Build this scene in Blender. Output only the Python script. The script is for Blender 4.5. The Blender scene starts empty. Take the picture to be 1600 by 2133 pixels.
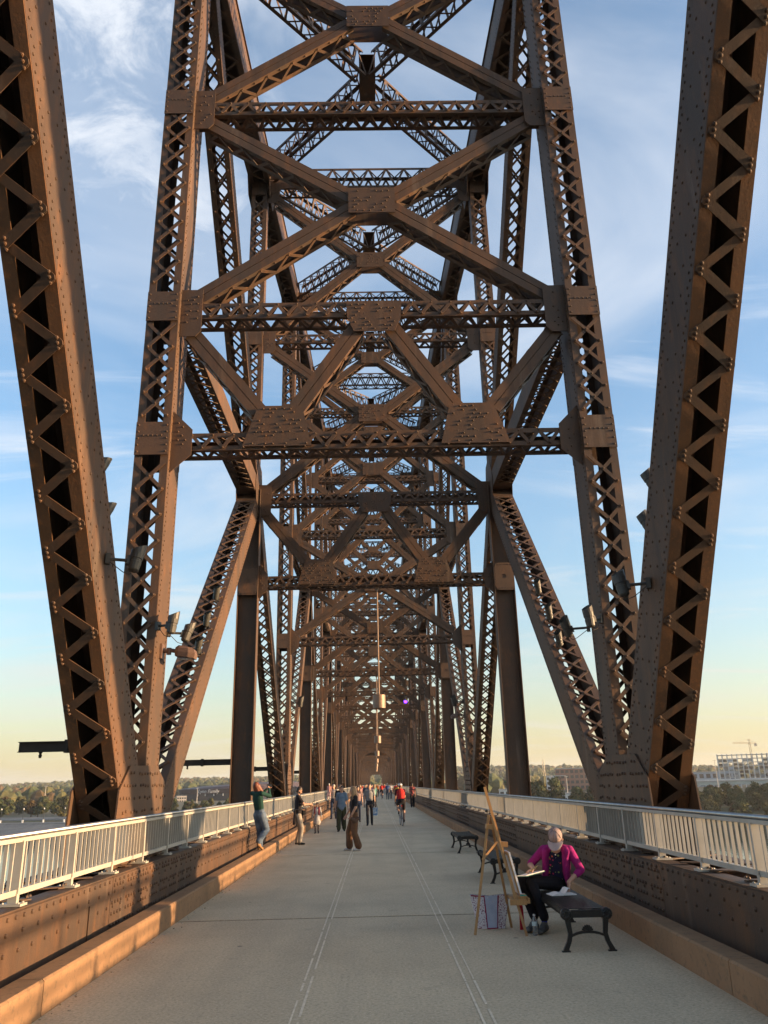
import bpy, math, random
import numpy as np
from mathutils import Vector, Matrix
random.seed(7)
rng = np.random.default_rng(7)
RAD = math.radians
sc = bpy.context.scene
COL = sc.collection

# ------------------------------------------------------------------ camera
CAM = np.array([-0.122, 0.0, 1.75])
TH, PS, RO = 0.3338, 0.0176, -0.0238
fwd = np.array([math.sin(PS) * math.cos(TH), math.cos(PS) * math.cos(TH), math.sin(TH)])
rgt = np.array([math.cos(PS), -math.sin(PS), 0.0])
upv = np.cross(rgt, fwd)
r2 = rgt * math.cos(RO) + upv * math.sin(RO)
u2 = -rgt * math.sin(RO) + upv * math.cos(RO)
cd = bpy.data.cameras.new('camera')
cd.sensor_fit = 'HORIZONTAL'
cd.sensor_width = 36.0
cd.lens = 36.0 * 1631.0 / 1600.0
cd.clip_start = 0.05
cd.clip_end = 12000
cam = bpy.data.objects.new('camera', cd)
COL.objects.link(cam)
cam.matrix_world = Matrix(((r2[0], u2[0], -fwd[0], CAM[0]), (r2[1], u2[1], -fwd[1], CAM[1]),
                           (r2[2], u2[2], -fwd[2], CAM[2]), (0, 0, 0, 1)))
sc.camera = cam

# ------------------------------------------------------------------ sky, sun, exposure
SUN_EL, SUN_AZ = RAD(6.6), RAD(-8.0)          # azimuth from +X (right of the bridge), a little behind the camera
sun_dir = Vector((math.cos(SUN_EL) * math.cos(SUN_AZ), math.cos(SUN_EL) * math.sin(SUN_AZ), math.sin(SUN_EL)))
world = bpy.data.worlds.new('World')
sc.world = world
world.use_nodes = True
wn, wl = world.node_tree.nodes, world.node_tree.links
wn.clear()


def N(nodes, typ, **kw):
    n = nodes.new(typ)
    for k, v in kw.items():
        if k in n.inputs.keys():
            n.inputs[k].default_value = v
        else:
            setattr(n, k, v)
    return n


def W(typ, **kw):
    return N(wn, typ, **kw)


def wmath(op, a, b=None, clamp=False):
    n = W('ShaderNodeMath', operation=op, use_clamp=clamp)
    for i, x in enumerate((a, b)):
        if x is None:
            continue
        if isinstance(x, (int, float)):
            n.inputs[i].default_value = x
        else:
            wl.new(x, n.inputs[i])
    return n.outputs[0]


sky = W('ShaderNodeTexSky', sky_type='NISHITA', sun_disc=False, sun_elevation=SUN_EL,
        sun_rotation=math.pi / 2 - SUN_AZ, altitude=120.0, air_density=1.0, dust_density=2.0, ozone_density=2.1)
tc = W('ShaderNodeTexCoord')
sepd = W('ShaderNodeSeparateXYZ')
wl.new(tc.outputs['Generated'], sepd.inputs[0])
zc = wmath('MAXIMUM', sepd.outputs['Z'], 0.0)
den = wmath('ADD', zc, 0.12)
comb = W('ShaderNodeCombineXYZ')
wl.new(wmath('DIVIDE', sepd.outputs['X'], den), comb.inputs[0])
wl.new(wmath('DIVIDE', sepd.outputs['Y'], den), comb.inputs[1])


def cloud(scale, sx, sy, off, detail, rough, lo, hi, dist=0.0):
    mp = W('ShaderNodeMapping')
    mp.inputs['Scale'].default_value = (sx, sy, 1)
    mp.inputs['Location'].default_value = (off, off * 0.7, off * 0.3)
    wl.new(comb.outputs[0], mp.inputs[0])
    nz = W('ShaderNodeTexNoise', Scale=scale, Detail=detail, Roughness=rough, Distortion=dist)
    wl.new(mp.outputs[0], nz.inputs['Vector'])
    mr = W('ShaderNodeMapRange', interpolation_type='SMOOTHSTEP')
    mr.inputs[1].default_value = lo
    mr.inputs[2].default_value = hi
    wl.new(nz.outputs[0], mr.inputs[0])
    return mr.outputs[0]


# thin high streaks everywhere, one puffy bank of altocumulus to the left of the bridge
veil = cloud(0.9, 1.0, 1.6, 3.1, 7, 0.55, 0.42, 0.85, 0.6)
streak = cloud(1.3, 0.55, 2.4, 8.4, 8, 0.6, 0.52, 0.80, 0.9)
puff = cloud(8.0, 1.0, 1.0, 1.3, 10, 0.66, 0.36, 0.62, 0.5)
bank_dir = Vector((-0.295, 0.625, 0.72)).normalized()
vs = W('ShaderNodeVectorMath', operation='DISTANCE')
vs.inputs[1].default_value = bank_dir
bscale = W('ShaderNodeVectorMath', operation='NORMALIZE')
wl.new(tc.outputs['Generated'], bscale.inputs[0])
wl.new(bscale.outputs[0], vs.inputs[0])
wob = cloud(2.2, 1.0, 1.0, 5.0, 5, 0.6, 0.2, 0.8)
bd = wmath('ADD', vs.outputs['Value'], wmath('MULTIPLY', wmath('SUBTRACT', wob, 0.5), 0.28))
mrb = W('ShaderNodeMapRange', interpolation_type='SMOOTHSTEP')
mrb.inputs[1].default_value = 0.24
mrb.inputs[2].default_value = 0.04
wl.new(bd, mrb.inputs[0])
vs2 = W('ShaderNodeVectorMath', operation='DISTANCE')               # lower tail of the same bank
vs2.inputs[1].default_value = Vector((-0.265, 0.715, 0.645)).normalized()
wl.new(bscale.outputs[0], vs2.inputs[0])
bd2 = wmath('ADD', vs2.outputs['Value'], wmath('MULTIPLY', wmath('SUBTRACT', wob, 0.5), 0.22))
mrb2 = W('ShaderNodeMapRange', interpolation_type='SMOOTHSTEP')
mrb2.inputs[1].default_value = 0.20
mrb2.inputs[2].default_value = 0.02
wl.new(bd2, mrb2.inputs[0])
bmask = wmath('MAXIMUM', mrb.outputs[0], wmath('MULTIPLY', mrb2.outputs[0], 0.85))
bank = wmath('MULTIPLY', bmask, wmath('ADD', wmath('MULTIPLY', puff, 0.7), 0.3))
cl = wmath('MAXIMUM', wmath('MULTIPLY', veil, 0.74), wmath('MULTIPLY', streak, 0.85))
cl = wmath('MAXIMUM', cl, wmath('MULTIPLY', bank, 0.9), True)
ccol = W('ShaderNodeMixRGB', blend_type='MIX')
ccol.inputs[1].default_value = (2.1, 2.0, 1.75, 1)      # clouds near the horizon, lit by the low sun
ccol.inputs[2].default_value = (1.95, 2.05, 2.2, 1)
mrh = W('ShaderNodeMapRange')
mrh.inputs[1].default_value = 0.02
mrh.inputs[2].default_value = 0.45
wl.new(zc, mrh.inputs[0])
wl.new(mrh.outputs[0], ccol.inputs[0])
# warm evening glow low all round the horizon
glow = W('ShaderNodeMixRGB', blend_type='MIX')
glow.inputs[2].default_value = (2.75, 2.3, 1.45, 1)
wl.new(wmath('MULTIPLY', wmath('POWER', 2.718, wmath('MULTIPLY', zc, -12.0)), 0.78), glow.inputs[0])
wl.new(sky.outputs[0], glow.inputs[1])
mixc = W('ShaderNodeMixRGB', blend_type='MIX')
wl.new(cl, mixc.inputs[0])
wl.new(glow.outputs[0], mixc.inputs[1])
wl.new(ccol.outputs[0], mixc.inputs[2])
bg = W('ShaderNodeBackground', Strength=0.14)
dim = W('ShaderNodeMapRange', interpolation_type='SMOOTHSTEP')     # thicker evening air low down
for _i, _v in ((1, 0.0), (2, 0.42), (3, 0.84), (4, 1.0)):
    dim.inputs[_i].default_value = _v
wl.new(zc, dim.inputs[0])
dmul = W('ShaderNodeMixRGB', blend_type='MULTIPLY')
dmul.inputs[0].default_value = 1.0
wl.new(mixc.outputs[0], dmul.inputs[1])
wl.new(dim.outputs[0], dmul.inputs[2])
wl.new(dmul.outputs[0], bg.inputs[0])
wo = W('ShaderNodeOutputWorld')
wl.new(bg.outputs[0], wo.inputs[0])

sd = bpy.data.lights.new('sun', 'SUN')
sd.energy = 3.8
sd.angle = RAD(1.2)
sd.color = (1.0, 0.63, 0.33)
sun = bpy.data.objects.new('sun', sd)
COL.objects.link(sun)
sun.rotation_euler = sun_dir.to_track_quat('Z', 'Y').to_euler()

sc.render.engine = 'CYCLES'
sc.view_settings.view_transform = 'Standard'
sc.view_settings.look = 'None'
sc.view_settings.exposure = 1.8
sc.view_settings.gamma = 1.0
sc.view_settings.use_curve_mapping = False
sc.cycles.use_denoising = True
sc.cycles.max_bounces = 6
sc.cycles.diffuse_bounces = 3
sc.cycles.glossy_bounces = 2
sc.cycles.transmission_bounces = 6
sc.cycles.transparent_max_bounces = 8


# ------------------------------------------------------------------ materials
def mat(name, c1, c2=None, scale=4.0, lo=0.4, hi=0.62, rough=0.7, metal=0.0, bump=0.0, bscale=60.0,
        c3=None, stretch=(1, 1, 1), spec=0.5, trans=0.0, coord='pos', alpha=1.0):
    m = bpy.data.materials.new(name)
    m.use_nodes = True
    nt = m.node_tree
    nodes, links = nt.nodes, nt.links
    b = nodes['Principled BSDF']
    b.inputs['Base Color'].default_value = (*c1, 1)
    b.inputs['Roughness'].default_value = rough
    b.inputs['Metallic'].default_value = metal
    b.inputs['Specular IOR Level'].default_value = spec
    b.inputs['Transmission Weight'].default_value = trans
    b.inputs['Alpha'].default_value = alpha
    if coord == 'pos':
        src = nodes.new('ShaderNodeNewGeometry').outputs['Position']
    else:
        src = nodes.new('ShaderNodeTexCoord').outputs['Object']
    mp = nodes.new('ShaderNodeMapping')
    mp.inputs['Scale'].default_value = stretch
    links.new(src, mp.inputs[0])
    if c2 is not None:
        nz = N(nodes, 'ShaderNodeTexNoise', Scale=scale, Detail=8, Roughness=0.62)
        links.new(mp.outputs[0], nz.inputs['Vector'])
        mr = nodes.new('ShaderNodeMapRange')
        mr.inputs[1].default_value = lo
        mr.inputs[2].default_value = hi
        links.new(nz.outputs[0], mr.inputs[0])
        mx = nodes.new('ShaderNodeMixRGB')
        mx.inputs[1].default_value = (*c1, 1)
        mx.inputs[2].default_value = (*c2, 1)
        links.new(mr.outputs[0], mx.inputs[0])
        out = mx.outputs[0]
        if c3 is not None:
            n3 = N(nodes, 'ShaderNodeTexNoise', Scale=scale * 7.3, Detail=6, Roughness=0.7)
            links.new(src, n3.inputs['Vector'])
            m3 = nodes.new('ShaderNodeMapRange')
            m3.inputs[1].default_value = 0.52
            m3.inputs[2].default_value = 0.72
            links.new(n3.outputs[0], m3.inputs[0])
            x3 = nodes.new('ShaderNodeMixRGB')
            x3.inputs[2].default_value = (*c3, 1)
            links.new(out, x3.inputs[1])
            links.new(m3.outputs[0], x3.inputs[0])
            out = x3.outputs[0]
        links.new(out, b.inputs['Base Color'])
    if bump:
        nb = N(nodes, 'ShaderNodeTexNoise', Scale=bscale, Detail=5, Roughness=0.6)
        links.new(src, nb.inputs['Vector'])
        bp = N(nodes, 'ShaderNodeBump', Strength=bump, Distance=0.01)
        links.new(nb.outputs[0], bp.inputs['Height'])
        links.new(bp.outputs[0], b.inputs['Normal'])
    return m


def steel_mat():
    m = bpy.data.materials.new('brown_steel')
    m.use_nodes = True
    nt = m.node_tree
    nodes, links = nt.nodes, nt.links
    b = nodes['Principled BSDF']
    b.inputs['Roughness'].default_value = 0.62
    b.inputs['Specular IOR Level'].default_value = 0.35
    pos = nodes.new('ShaderNodeNewGeometry').outputs['Position']

    def noise(scale, stretch=(1, 1, 1), lo=0.4, hi=0.65, d=8, r=0.62):
        mp = nodes.new('ShaderNodeMapping')
        mp.inputs['Scale'].default_value = stretch
        links.new(pos, mp.inputs[0])
        nz = N(nodes, 'ShaderNodeTexNoise', Scale=scale, Detail=d, Roughness=r)
        links.new(mp.outputs[0], nz.inputs['Vector'])
        mr = nodes.new('ShaderNodeMapRange')
        mr.inputs[1].default_value = lo
        mr.inputs[2].default_value = hi
        links.new(nz.outputs[0], mr.inputs[0])
        return mr.outputs[0]

    def mix(f, a, c, k=1.0):
        x = nodes.new('ShaderNodeMixRGB')
        if k != 1.0:
            mm = nodes.new('ShaderNodeMath')
            mm.operation = 'MULTIPLY'
            mm.inputs[1].default_value = k
            links.new(f, mm.inputs[0])
            f = mm.outputs[0]
        links.new(f, x.inputs[0])
        if isinstance(a, tuple):
            x.inputs[1].default_value = (*a, 1)
        else:
            links.new(a, x.inputs[1])
        x.inputs[2].default_value = (*c, 1)
        return x.outputs[0]
    c = mix(noise(0.5), (0.076, 0.047, 0.031), (0.110, 0.061, 0.035))
    c = mix(noise(1.6, (1, 1, 0.25), 0.46, 0.66), c, (0.062, 0.045, 0.034), 0.85)   # weathered streaks running down
    c = mix(noise(5.0, (1, 1, 0.4), 0.52, 0.72), c, (0.160, 0.074, 0.031), 0.75)    # rust blooms
    c = mix(noise(2.4, (1, 1, 0.07), 0.54, 0.68), c, (0.045, 0.030, 0.022), 0.65)   # long drip stains
    c = mix(noise(3.1, (1, 1, 0.09), 0.60, 0.72), c, (0.20, 0.150, 0.110), 0.45)   # chalky faded runs
    c = mix(noise(16, (1, 1, 0.5), 0.58, 0.74), c, (0.05, 0.033, 0.024), 0.6)      # dark specks
    links.new(c, b.inputs['Base Color'])
    nb = N(nodes, 'ShaderNodeTexNoise', Scale=35, Detail=6, Roughness=0.65)
    links.new(pos, nb.inputs['Vector'])
    bp = N(nodes, 'ShaderNodeBump', Strength=0.28, Distance=0.01)
    links.new(nb.outputs[0], bp.inputs['Height'])
    links.new(bp.outputs[0], b.inputs['Normal'])
    return m


STEEL = steel_mat()


def deck_mat():
    m = bpy.data.materials.new('deck_concrete')
    m.use_nodes = True
    nt = m.node_tree
    nodes, links = nt.nodes, nt.links
    b = nodes['Principled BSDF']
    b.inputs['Roughness'].default_value = 0.88
    b.inputs['Specular IOR Level'].default_value = 0.25
    pos = nodes.new('ShaderNodeNewGeometry').outputs['Position']

    def noise(scale, stretch, lo, hi, d=8, r=0.6, w=0.0):
        mp = nodes.new('ShaderNodeMapping')
        mp.inputs['Scale'].default_value = stretch
        mp.inputs['Location'].default_value = (w, w, 0)
        links.new(pos, mp.inputs[0])
        nz = N(nodes, 'ShaderNodeTexNoise', Scale=scale, Detail=d, Roughness=r)
        links.new(mp.outputs[0], nz.inputs['Vector'])
        mr = nodes.new('ShaderNodeMapRange')
        mr.inputs[1].default_value = lo
        mr.inputs[2].default_value = hi
        links.new(nz.outputs[0], mr.inputs[0])
        return mr.outputs[0]

    def mix(f, a, c, k=1.0):
        x = nodes.new('ShaderNodeMixRGB')
        mm = nodes.new('ShaderNodeMath')
        mm.operation = 'MULTIPLY'
        mm.inputs[1].default_value = k
        links.new(f, mm.inputs[0])
        links.new(mm.outputs[0], x.inputs[0])
        if isinstance(a, tuple):
            x.inputs[1].default_value = (*a, 1)
        else:
            links.new(a, x.inputs[1])
        x.inputs[2].default_value = (*c, 1)
        return x.outputs[0]
    info = nodes.new('ShaderNodeObjectInfo')
    c = mix(info.outputs['Random'], (0.67, 0.525, 0.345), (0.60, 0.47, 0.305))          # slabs poured on different days
    c = mix(noise(0.7, (1, 1, 1), 0.42, 0.7), c, (0.48, 0.37, 0.24), 0.75)              # broad weathering
    c = mix(noise(1.2, (1, 0.10, 1), 0.50, 0.72, w=7.0), c, (0.42, 0.335, 0.23), 0.55)   # worn traffic lanes
    c = mix(noise(3.4, (1, 1, 1), 0.60, 0.74, w=3.0), c, (0.36, 0.285, 0.20), 0.6)       # stains
    c = mix(noise(30, (1, 1, 1), 0.47, 0.68, 5, 0.75), c, (0.30, 0.23, 0.15), 0.75)        # aggregate
    c = mix(noise(42, (1, 1, 1), 0.54, 0.70, 4, 0.75, 5.0), c, (0.88, 0.74, 0.54), 0.7)
    vo = N(nodes, 'ShaderNodeTexVoronoi', Scale=0.9)
    links.new(pos, vo.inputs['Vector'])
    lt = nodes.new('ShaderNodeMath')
    lt.operation = 'LESS_THAN'
    lt.inputs[1].default_value = 0.028
    links.new(vo.outputs['Distance'], lt.inputs[0])
    c = mix(lt.outputs[0], c, (0.14, 0.12, 0.10), 0.8)                                   # old gum
    links.new(c, b.inputs['Base Color'])
    nb = N(nodes, 'ShaderNodeTexNoise', Scale=70, Detail=5, Roughness=0.65)
    links.new(pos, nb.inputs['Vector'])
    bp = N(nodes, 'ShaderNodeBump', Strength=0.4, Distance=0.008)
    links.new(nb.outputs[0], bp.inputs['Height'])
    links.new(bp.outputs[0], b.inputs['Normal'])
    return m


RUST = mat('rusty_steel', (0.150, 0.074, 0.034), (0.095, 0.052, 0.030), 2.2, 0.38, 0.66, rough=0.7, bump=0.3, bscale=30, c3=(0.20, 0.088, 0.035), stretch=(1, 1, 0.3), spec=0.3)
CONC = deck_mat()
KERB = mat('kerb_concrete', (0.33, 0.195, 0.105), (0.24, 0.145, 0.08), 1.6, 0.36, 0.68, rough=0.9, bump=0.35, bscale=40,
           c3=(0.15, 0.11, 0.07), stretch=(1, 1, 0.5), spec=0.25)
RAILM = mat('cream_rail_paint', (0.42, 0.40, 0.35), (0.36, 0.345, 0.30), 3.0, rough=0.45, bump=0.04)
PIPE = mat('brushed_rail_tube', (0.42, 0.42, 0.40), (0.34, 0.34, 0.33), 6.0, rough=0.34, metal=0.9)
DARK = mat('dark_gap', (0.035, 0.028, 0.022), (0.055, 0.04, 0.03), 3.0, rough=0.9)
LINEM = mat('sealant_line', (0.86, 0.72, 0.52), (0.62, 0.5, 0.35), 14.0, 0.35, 0.65, rough=0.8)
IRON = mat('black_cast_iron', (0.014, 0.013, 0.012), (0.022, 0.020, 0.018), 18.0, rough=0.38, bump=0.15, bscale=120)
LAMPM = mat('olive_grey_lamp', (0.05, 0.048, 0.04), (0.036, 0.034, 0.03), 12.0, rough=0.5)
BRONZE = mat('bronze_lamp', (0.12, 0.07, 0.05), (0.15, 0.09, 0.06), 9.0, rough=0.45)
COPPER = mat('pendant_shade_metal', (0.26, 0.17, 0.115), (0.2, 0.14, 0.1), 6.0, rough=0.5, metal=0.15)
GLASSY = mat('lamp_lens', (0.35, 0.36, 0.36), None, rough=0.15)


# ------------------------------------------------------------------ mesh helpers
class MB:
    def __init__(self):
        self.v, self.f, self.n = [], [], 0

    def add(self, v, *faces):
        v = np.asarray(v, float).reshape(-1, 3)
        for f in faces:
            f = np.asarray(f, np.int64)
            if f.ndim == 1:
                f = f[None]
            self.f.append(f + self.n)
        self.v.append(v)
        self.n += len(v)
        return self

    def obox(self, c, ax, ay, az):
        """box from centre and three half vectors"""
        c, ax, ay, az = (np.asarray(q, float) for q in (c, ax, ay, az))
        v = [c + i * ax + j * ay + k * az for k in (-1, 1) for j in (-1, 1) for i in (-1, 1)]
        self.add(v, BOXF if np.dot(np.cross(ax, ay), az) > 0 else BOXF[:, ::-1])
        return self

    def box(self, x0, x1, y0, y1, z0, z1):
        return self.obox(((x0 + x1) / 2, (y0 + y1) / 2, (z0 + z1) / 2), (abs(x1 - x0) / 2, 0, 0), (0, abs(y1 - y0) / 2, 0),
                         (0, 0, abs(z1 - z0) / 2))

    def bar(self, a, b, w, t, nrm):
        """flat bar a->b, width w in the plane across nrm, thickness t along nrm (centred)"""
        a, b, nrm = (np.asarray(q, float) for q in (a, b, nrm))
        d = b - a
        L = np.linalg.norm(d)
        d = d / L
        nrm = nrm - d * np.dot(nrm, d)
        nrm = nrm / np.linalg.norm(nrm)
        s = np.cross(nrm, d)
        return self.obox((a + b) / 2, d * L / 2, s * w / 2, nrm * t / 2)

    def tube(self, pts, rad, n=8, cap=True):
        pts = [np.asarray(q, float) for q in pts]
        if np.isscalar(rad):
            rad = [rad] * len(pts)
        rings, prev = [], None
        for i, q in enumerate(pts):
            d = pts[min(i + 1, len(pts) - 1)] - pts[max(i - 1, 0)]
            d = d / (np.linalg.norm(d) + 1e-12)
            if prev is None:
                h = np.array([0, 0, 1.0]) if abs(d[2]) < 0.9 else np.array([1.0, 0, 0])
                u = np.cross(h, d)
            else:
                u = prev - d * np.dot(prev, d)
            u = u / np.linalg.norm(u)
            prev = u
            w = np.cross(d, u)
            a = np.arange(n) * 2 * math.pi / n
            rings.append(q + rad[i] * (np.cos(a)[:, None] * u + np.sin(a)[:, None] * w))
        v = np.concatenate(rings)
        j = np.arange(n)
        k = (j + 1) % n
        fs = [np.stack([r * n + j, r * n + k, (r + 1) * n + k, (r + 1) * n + j], 1) for r in range(len(pts) - 1)]
        fc = [np.concatenate(fs)]
        if cap:
            fc += [np.arange(n)[::-1], (len(pts) - 1) * n + np.arange(n)]
        self.add(v, *fc)
        return self

    def lathe(self, c, prof, n=12, axis=(0, 0, 1), xa=None):
        """profile of (radius, height) along axis from c"""
        ax = np.asarray(axis, float)
        ax = ax / np.linalg.norm(ax)
        return self.tube([np.asarray(c) + ax * h for _, h in prof], [max(r, 1e-4) for r, _ in prof], n)

    def prism(self, poly, nvec, base=None):
        """polygon (list of 3-D points) extruded by nvec; wound so normals point out"""
        p = np.asarray(poly, float)
        m = len(p)
        nv = np.asarray(nvec, float)
        area = sum(np.cross(p[i] - p[0], p[(i + 1) % m] - p[0]) for i in range(m))
        if np.dot(area, nv) < 0:
            p = p[::-1]
        v = np.concatenate([p, p + nv])
        j = np.arange(m)
        k = (j + 1) % m
        self.add(v, np.stack([j, k, m + k, m + j], 1), j[::-1], m + j)
        return self

    def ellipsoid(self, c, r, nu=10, nv=7, M=None):
        c, r = np.asarray(c, float), np.asarray(r, float)
        v = [[0, 0, -1]]
        for i in range(1, nv):
            t = math.pi * i / nv - math.pi / 2
            for j in range(nu):
                a = 2 * math.pi * j / nu
                v.append([math.cos(t) * math.cos(a), math.cos(t) * math.sin(a), math.sin(t)])
        v.append([0, 0, 1])
        v = np.array(v) * r
        if M is not None:
            v = v @ np.asarray(M).T
        v = v + c
        j = np.arange(nu)
        k = (j + 1) % nu
        q = [np.stack([1 + i * nu + j, 1 + i * nu + k, 1 + (i + 1) * nu + k, 1 + (i + 1) * nu + j], 1) for i in range(nv - 2)]
        last = 1 + (nv - 1) * nu
        t1 = np.stack([np.zeros(nu, int), 1 + k, 1 + j], 1)
        t2 = np.stack([last + 0 * j, last - nu + j, last - nu + k], 1)
        self.add(v, np.concatenate(q), t1, t2)
        return self

    def rivets(self, P, nrm, r=0.02, h=0.014):
        """dome rivets at points P (n,3), all with outward normal nrm"""
        P = np.asarray(P, float).reshape(-1, 3)
        if not len(P):
            return self
        nr = np.asarray(nrm, float)
        nr = nr / np.linalg.norm(nr)
        u = np.cross(nr, (0.31, 0.9, 0.27))
        u = u / np.linalg.norm(u)
        w = np.cross(nr, u)
        a = np.arange(6) * math.pi / 3
        ring = np.cos(a)[:, None] * u + np.sin(a)[:, None] * w
        T = np.concatenate([ring * r - nr * 0.004, ring * r * 0.72 + nr * h * 0.7, (nr * h)[None]])
        n = len(P)
        V = (P[:, None, :] + T[None]).reshape(-1, 3)
        j = np.arange(6)
        k = (j + 1) % 6
        q = np.stack([j, k, 6 + k, 6 + j], 1)
        t = np.stack([6 + j, 6 + k, 12 + 0 * j], 1)
        off = (np.arange(n) * 13)[:, None, None]
        self.add(V, (q[None] + off).reshape(-1, 4), (t[None] + off).reshape(-1, 3))
        return self

    def mesh(self, name, m, smooth=False):
        me = bpy.data.meshes.new(name)
        if self.n == 0:
            return me
        V = np.concatenate(self.v).astype(np.float32)
        me.vertices.add(len(V))
        me.vertices.foreach_set('co', V.ravel())
        tot = np.concatenate([np.full(len(f), f.shape[1], np.int32) for f in self.f])
        idx = np.concatenate([f.ravel() for f in self.f]).astype(np.int32)
        me.loops.add(len(idx))
        me.loops.foreach_set('vertex_index', idx)
        me.polygons.add(len(tot))
        st = np.concatenate([[0], np.cumsum(tot)[:-1]]).astype(np.int32)
        me.polygons.foreach_set('loop_start', st)
        me.polygons.foreach_set('loop_total', tot)
        me.update(calc_edges=True)
        me.polygons.foreach_set('use_smooth', np.full(len(tot), bool(smooth)))
        for q in (m if isinstance(m, (list, tuple)) else [m]):
            me.materials.append(q)
        return me

    def obj(self, name, m, parent=None, smooth=False, **props):
        o = bpy.data.objects.new(name, self.mesh(name, m, smooth))
        COL.objects.link(o)
        if parent is not None:
            o.parent = parent
        for k, v in props.items():
            o[k] = v
        return o


BOXF = np.array([[0, 2, 3, 1], [4, 5, 7, 6], [0, 1, 5, 4], [2, 6, 7, 3], [0, 4, 6, 2], [1, 3, 7, 5]])


def empty(name, label=None, category=None, loc=(0, 0, 0), rz=0.0, group=None, kind=None):
    o = bpy.data.objects.new(name, None)
    COL.objects.link(o)
    o.location = loc
    o.rotation_euler = (0, 0, rz)
    o.empty_display_size = 0.2
    tag(o, label, category, group, kind)
    return o


def tag(o, label=None, category=None, group=None, kind=None):
    for k, v in (('label', label), ('category', category), ('group', group), ('kind', kind)):
        if v:
            o[k] = v
    return o


def copy_tree(o, parent=None):
    c = o.copy()
    COL.objects.link(c)
    if parent is not None:
        c.parent = parent
    for ch in list(o.children):
        copy_tree(ch, c)
    return c

# ================================================================== the truss bridge
XI, XO = 3.60, 4.19            # inner and outer face of the truss members
PANEL = 10.19
ZB = 0.72


def YN(i):                     # near face of panel point i
    return 12.49 + PANEL * (i - 2)


def YC(i):
    return YN(i) + 0.37


TOPZ = {0: 0.6, 1: 15.6, 2: 20.9, 3: 22.75, 4: 24.6, 5: 25.75, 6: 26.9, 7: 27.3, 8: 27.6}
LEV = {1: [7.66, 10.3, 14.9], 2: [7.66, 10.33, 15.21, 20.2], 3: [7.69, 10.33, 16.0, 22.1], 4: [7.66, 12.4, 18.4, 23.9],
       5: [7.66, 12.5, 19.0, 25.1], 6: [7.66, 13.1, 19.8, 26.2], 7: [7.66, 13.4, 20.2, 26.6], 8: [7.66, 13.4, 20.3, 26.9]}
for _i in range(9, 17):
    TOPZ[_i] = TOPZ[16 - _i]
    if 16 - _i in LEV:
        LEV[_i] = LEV[16 - _i]
ZM = {3: 10.45, 5: 12.6, 7: 13.7, 9: 13.7, 11: 12.6, 13: 10.45}

bridge = empty('truss_bridge', 'tall brown riveted steel truss bridge carrying the walkway', 'bridge')
RIV = MB()                     # every rivet head of the bridge
LACE = MB()                    # lacing bars beyond the nearest ones
LACE_N = [0]
BARMESH = {}


def lace_part(parent, a, b, w, t, nrm):
    """one lacing bar as an object; bars of one size share a mesh (rounded ends, 20 faces)"""
    a, b, nrm = (np.asarray(q, float) for q in (a, b, nrm))
    d = b - a
    L = np.linalg.norm(d)
    key = (round(L, 3), w, t)
    if key not in BARMESH:
        m = MB()
        hl = L / 2
        pl = []
        for sx in (1, -1):
            for q in (-60, -20, 20, 60) if sx > 0 else (120, 160, 200, 240):
                pl.append((sx * hl + 0.62 * w * math.cos(RAD(q)), 0.5 * w * math.sin(RAD(q)) / math.sin(RAD(60)), -t / 2))
        m.prism(pl, (0, 0, t))
        BARMESH[key] = m.mesh('lacing_bar', STEEL)
    d = d / L
    nrm = nrm - d * np.dot(nrm, d)
    nrm = nrm / np.linalg.norm(nrm)
    s = np.cross(nrm, d)
    c = (a + b) / 2
    o = bpy.data.objects.new('lacing_bar', BARMESH[key])
    COL.objects.link(o)
    o.parent = parent
    o.matrix_local = Matrix(((d[0], s[0], nrm[0], c[0]), (d[1], s[1], nrm[1], c[1]), (d[2], s[2], nrm[2], c[2]), (0, 0, 0, 1)))
    LACE_N[0] += 1
    return o


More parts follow.
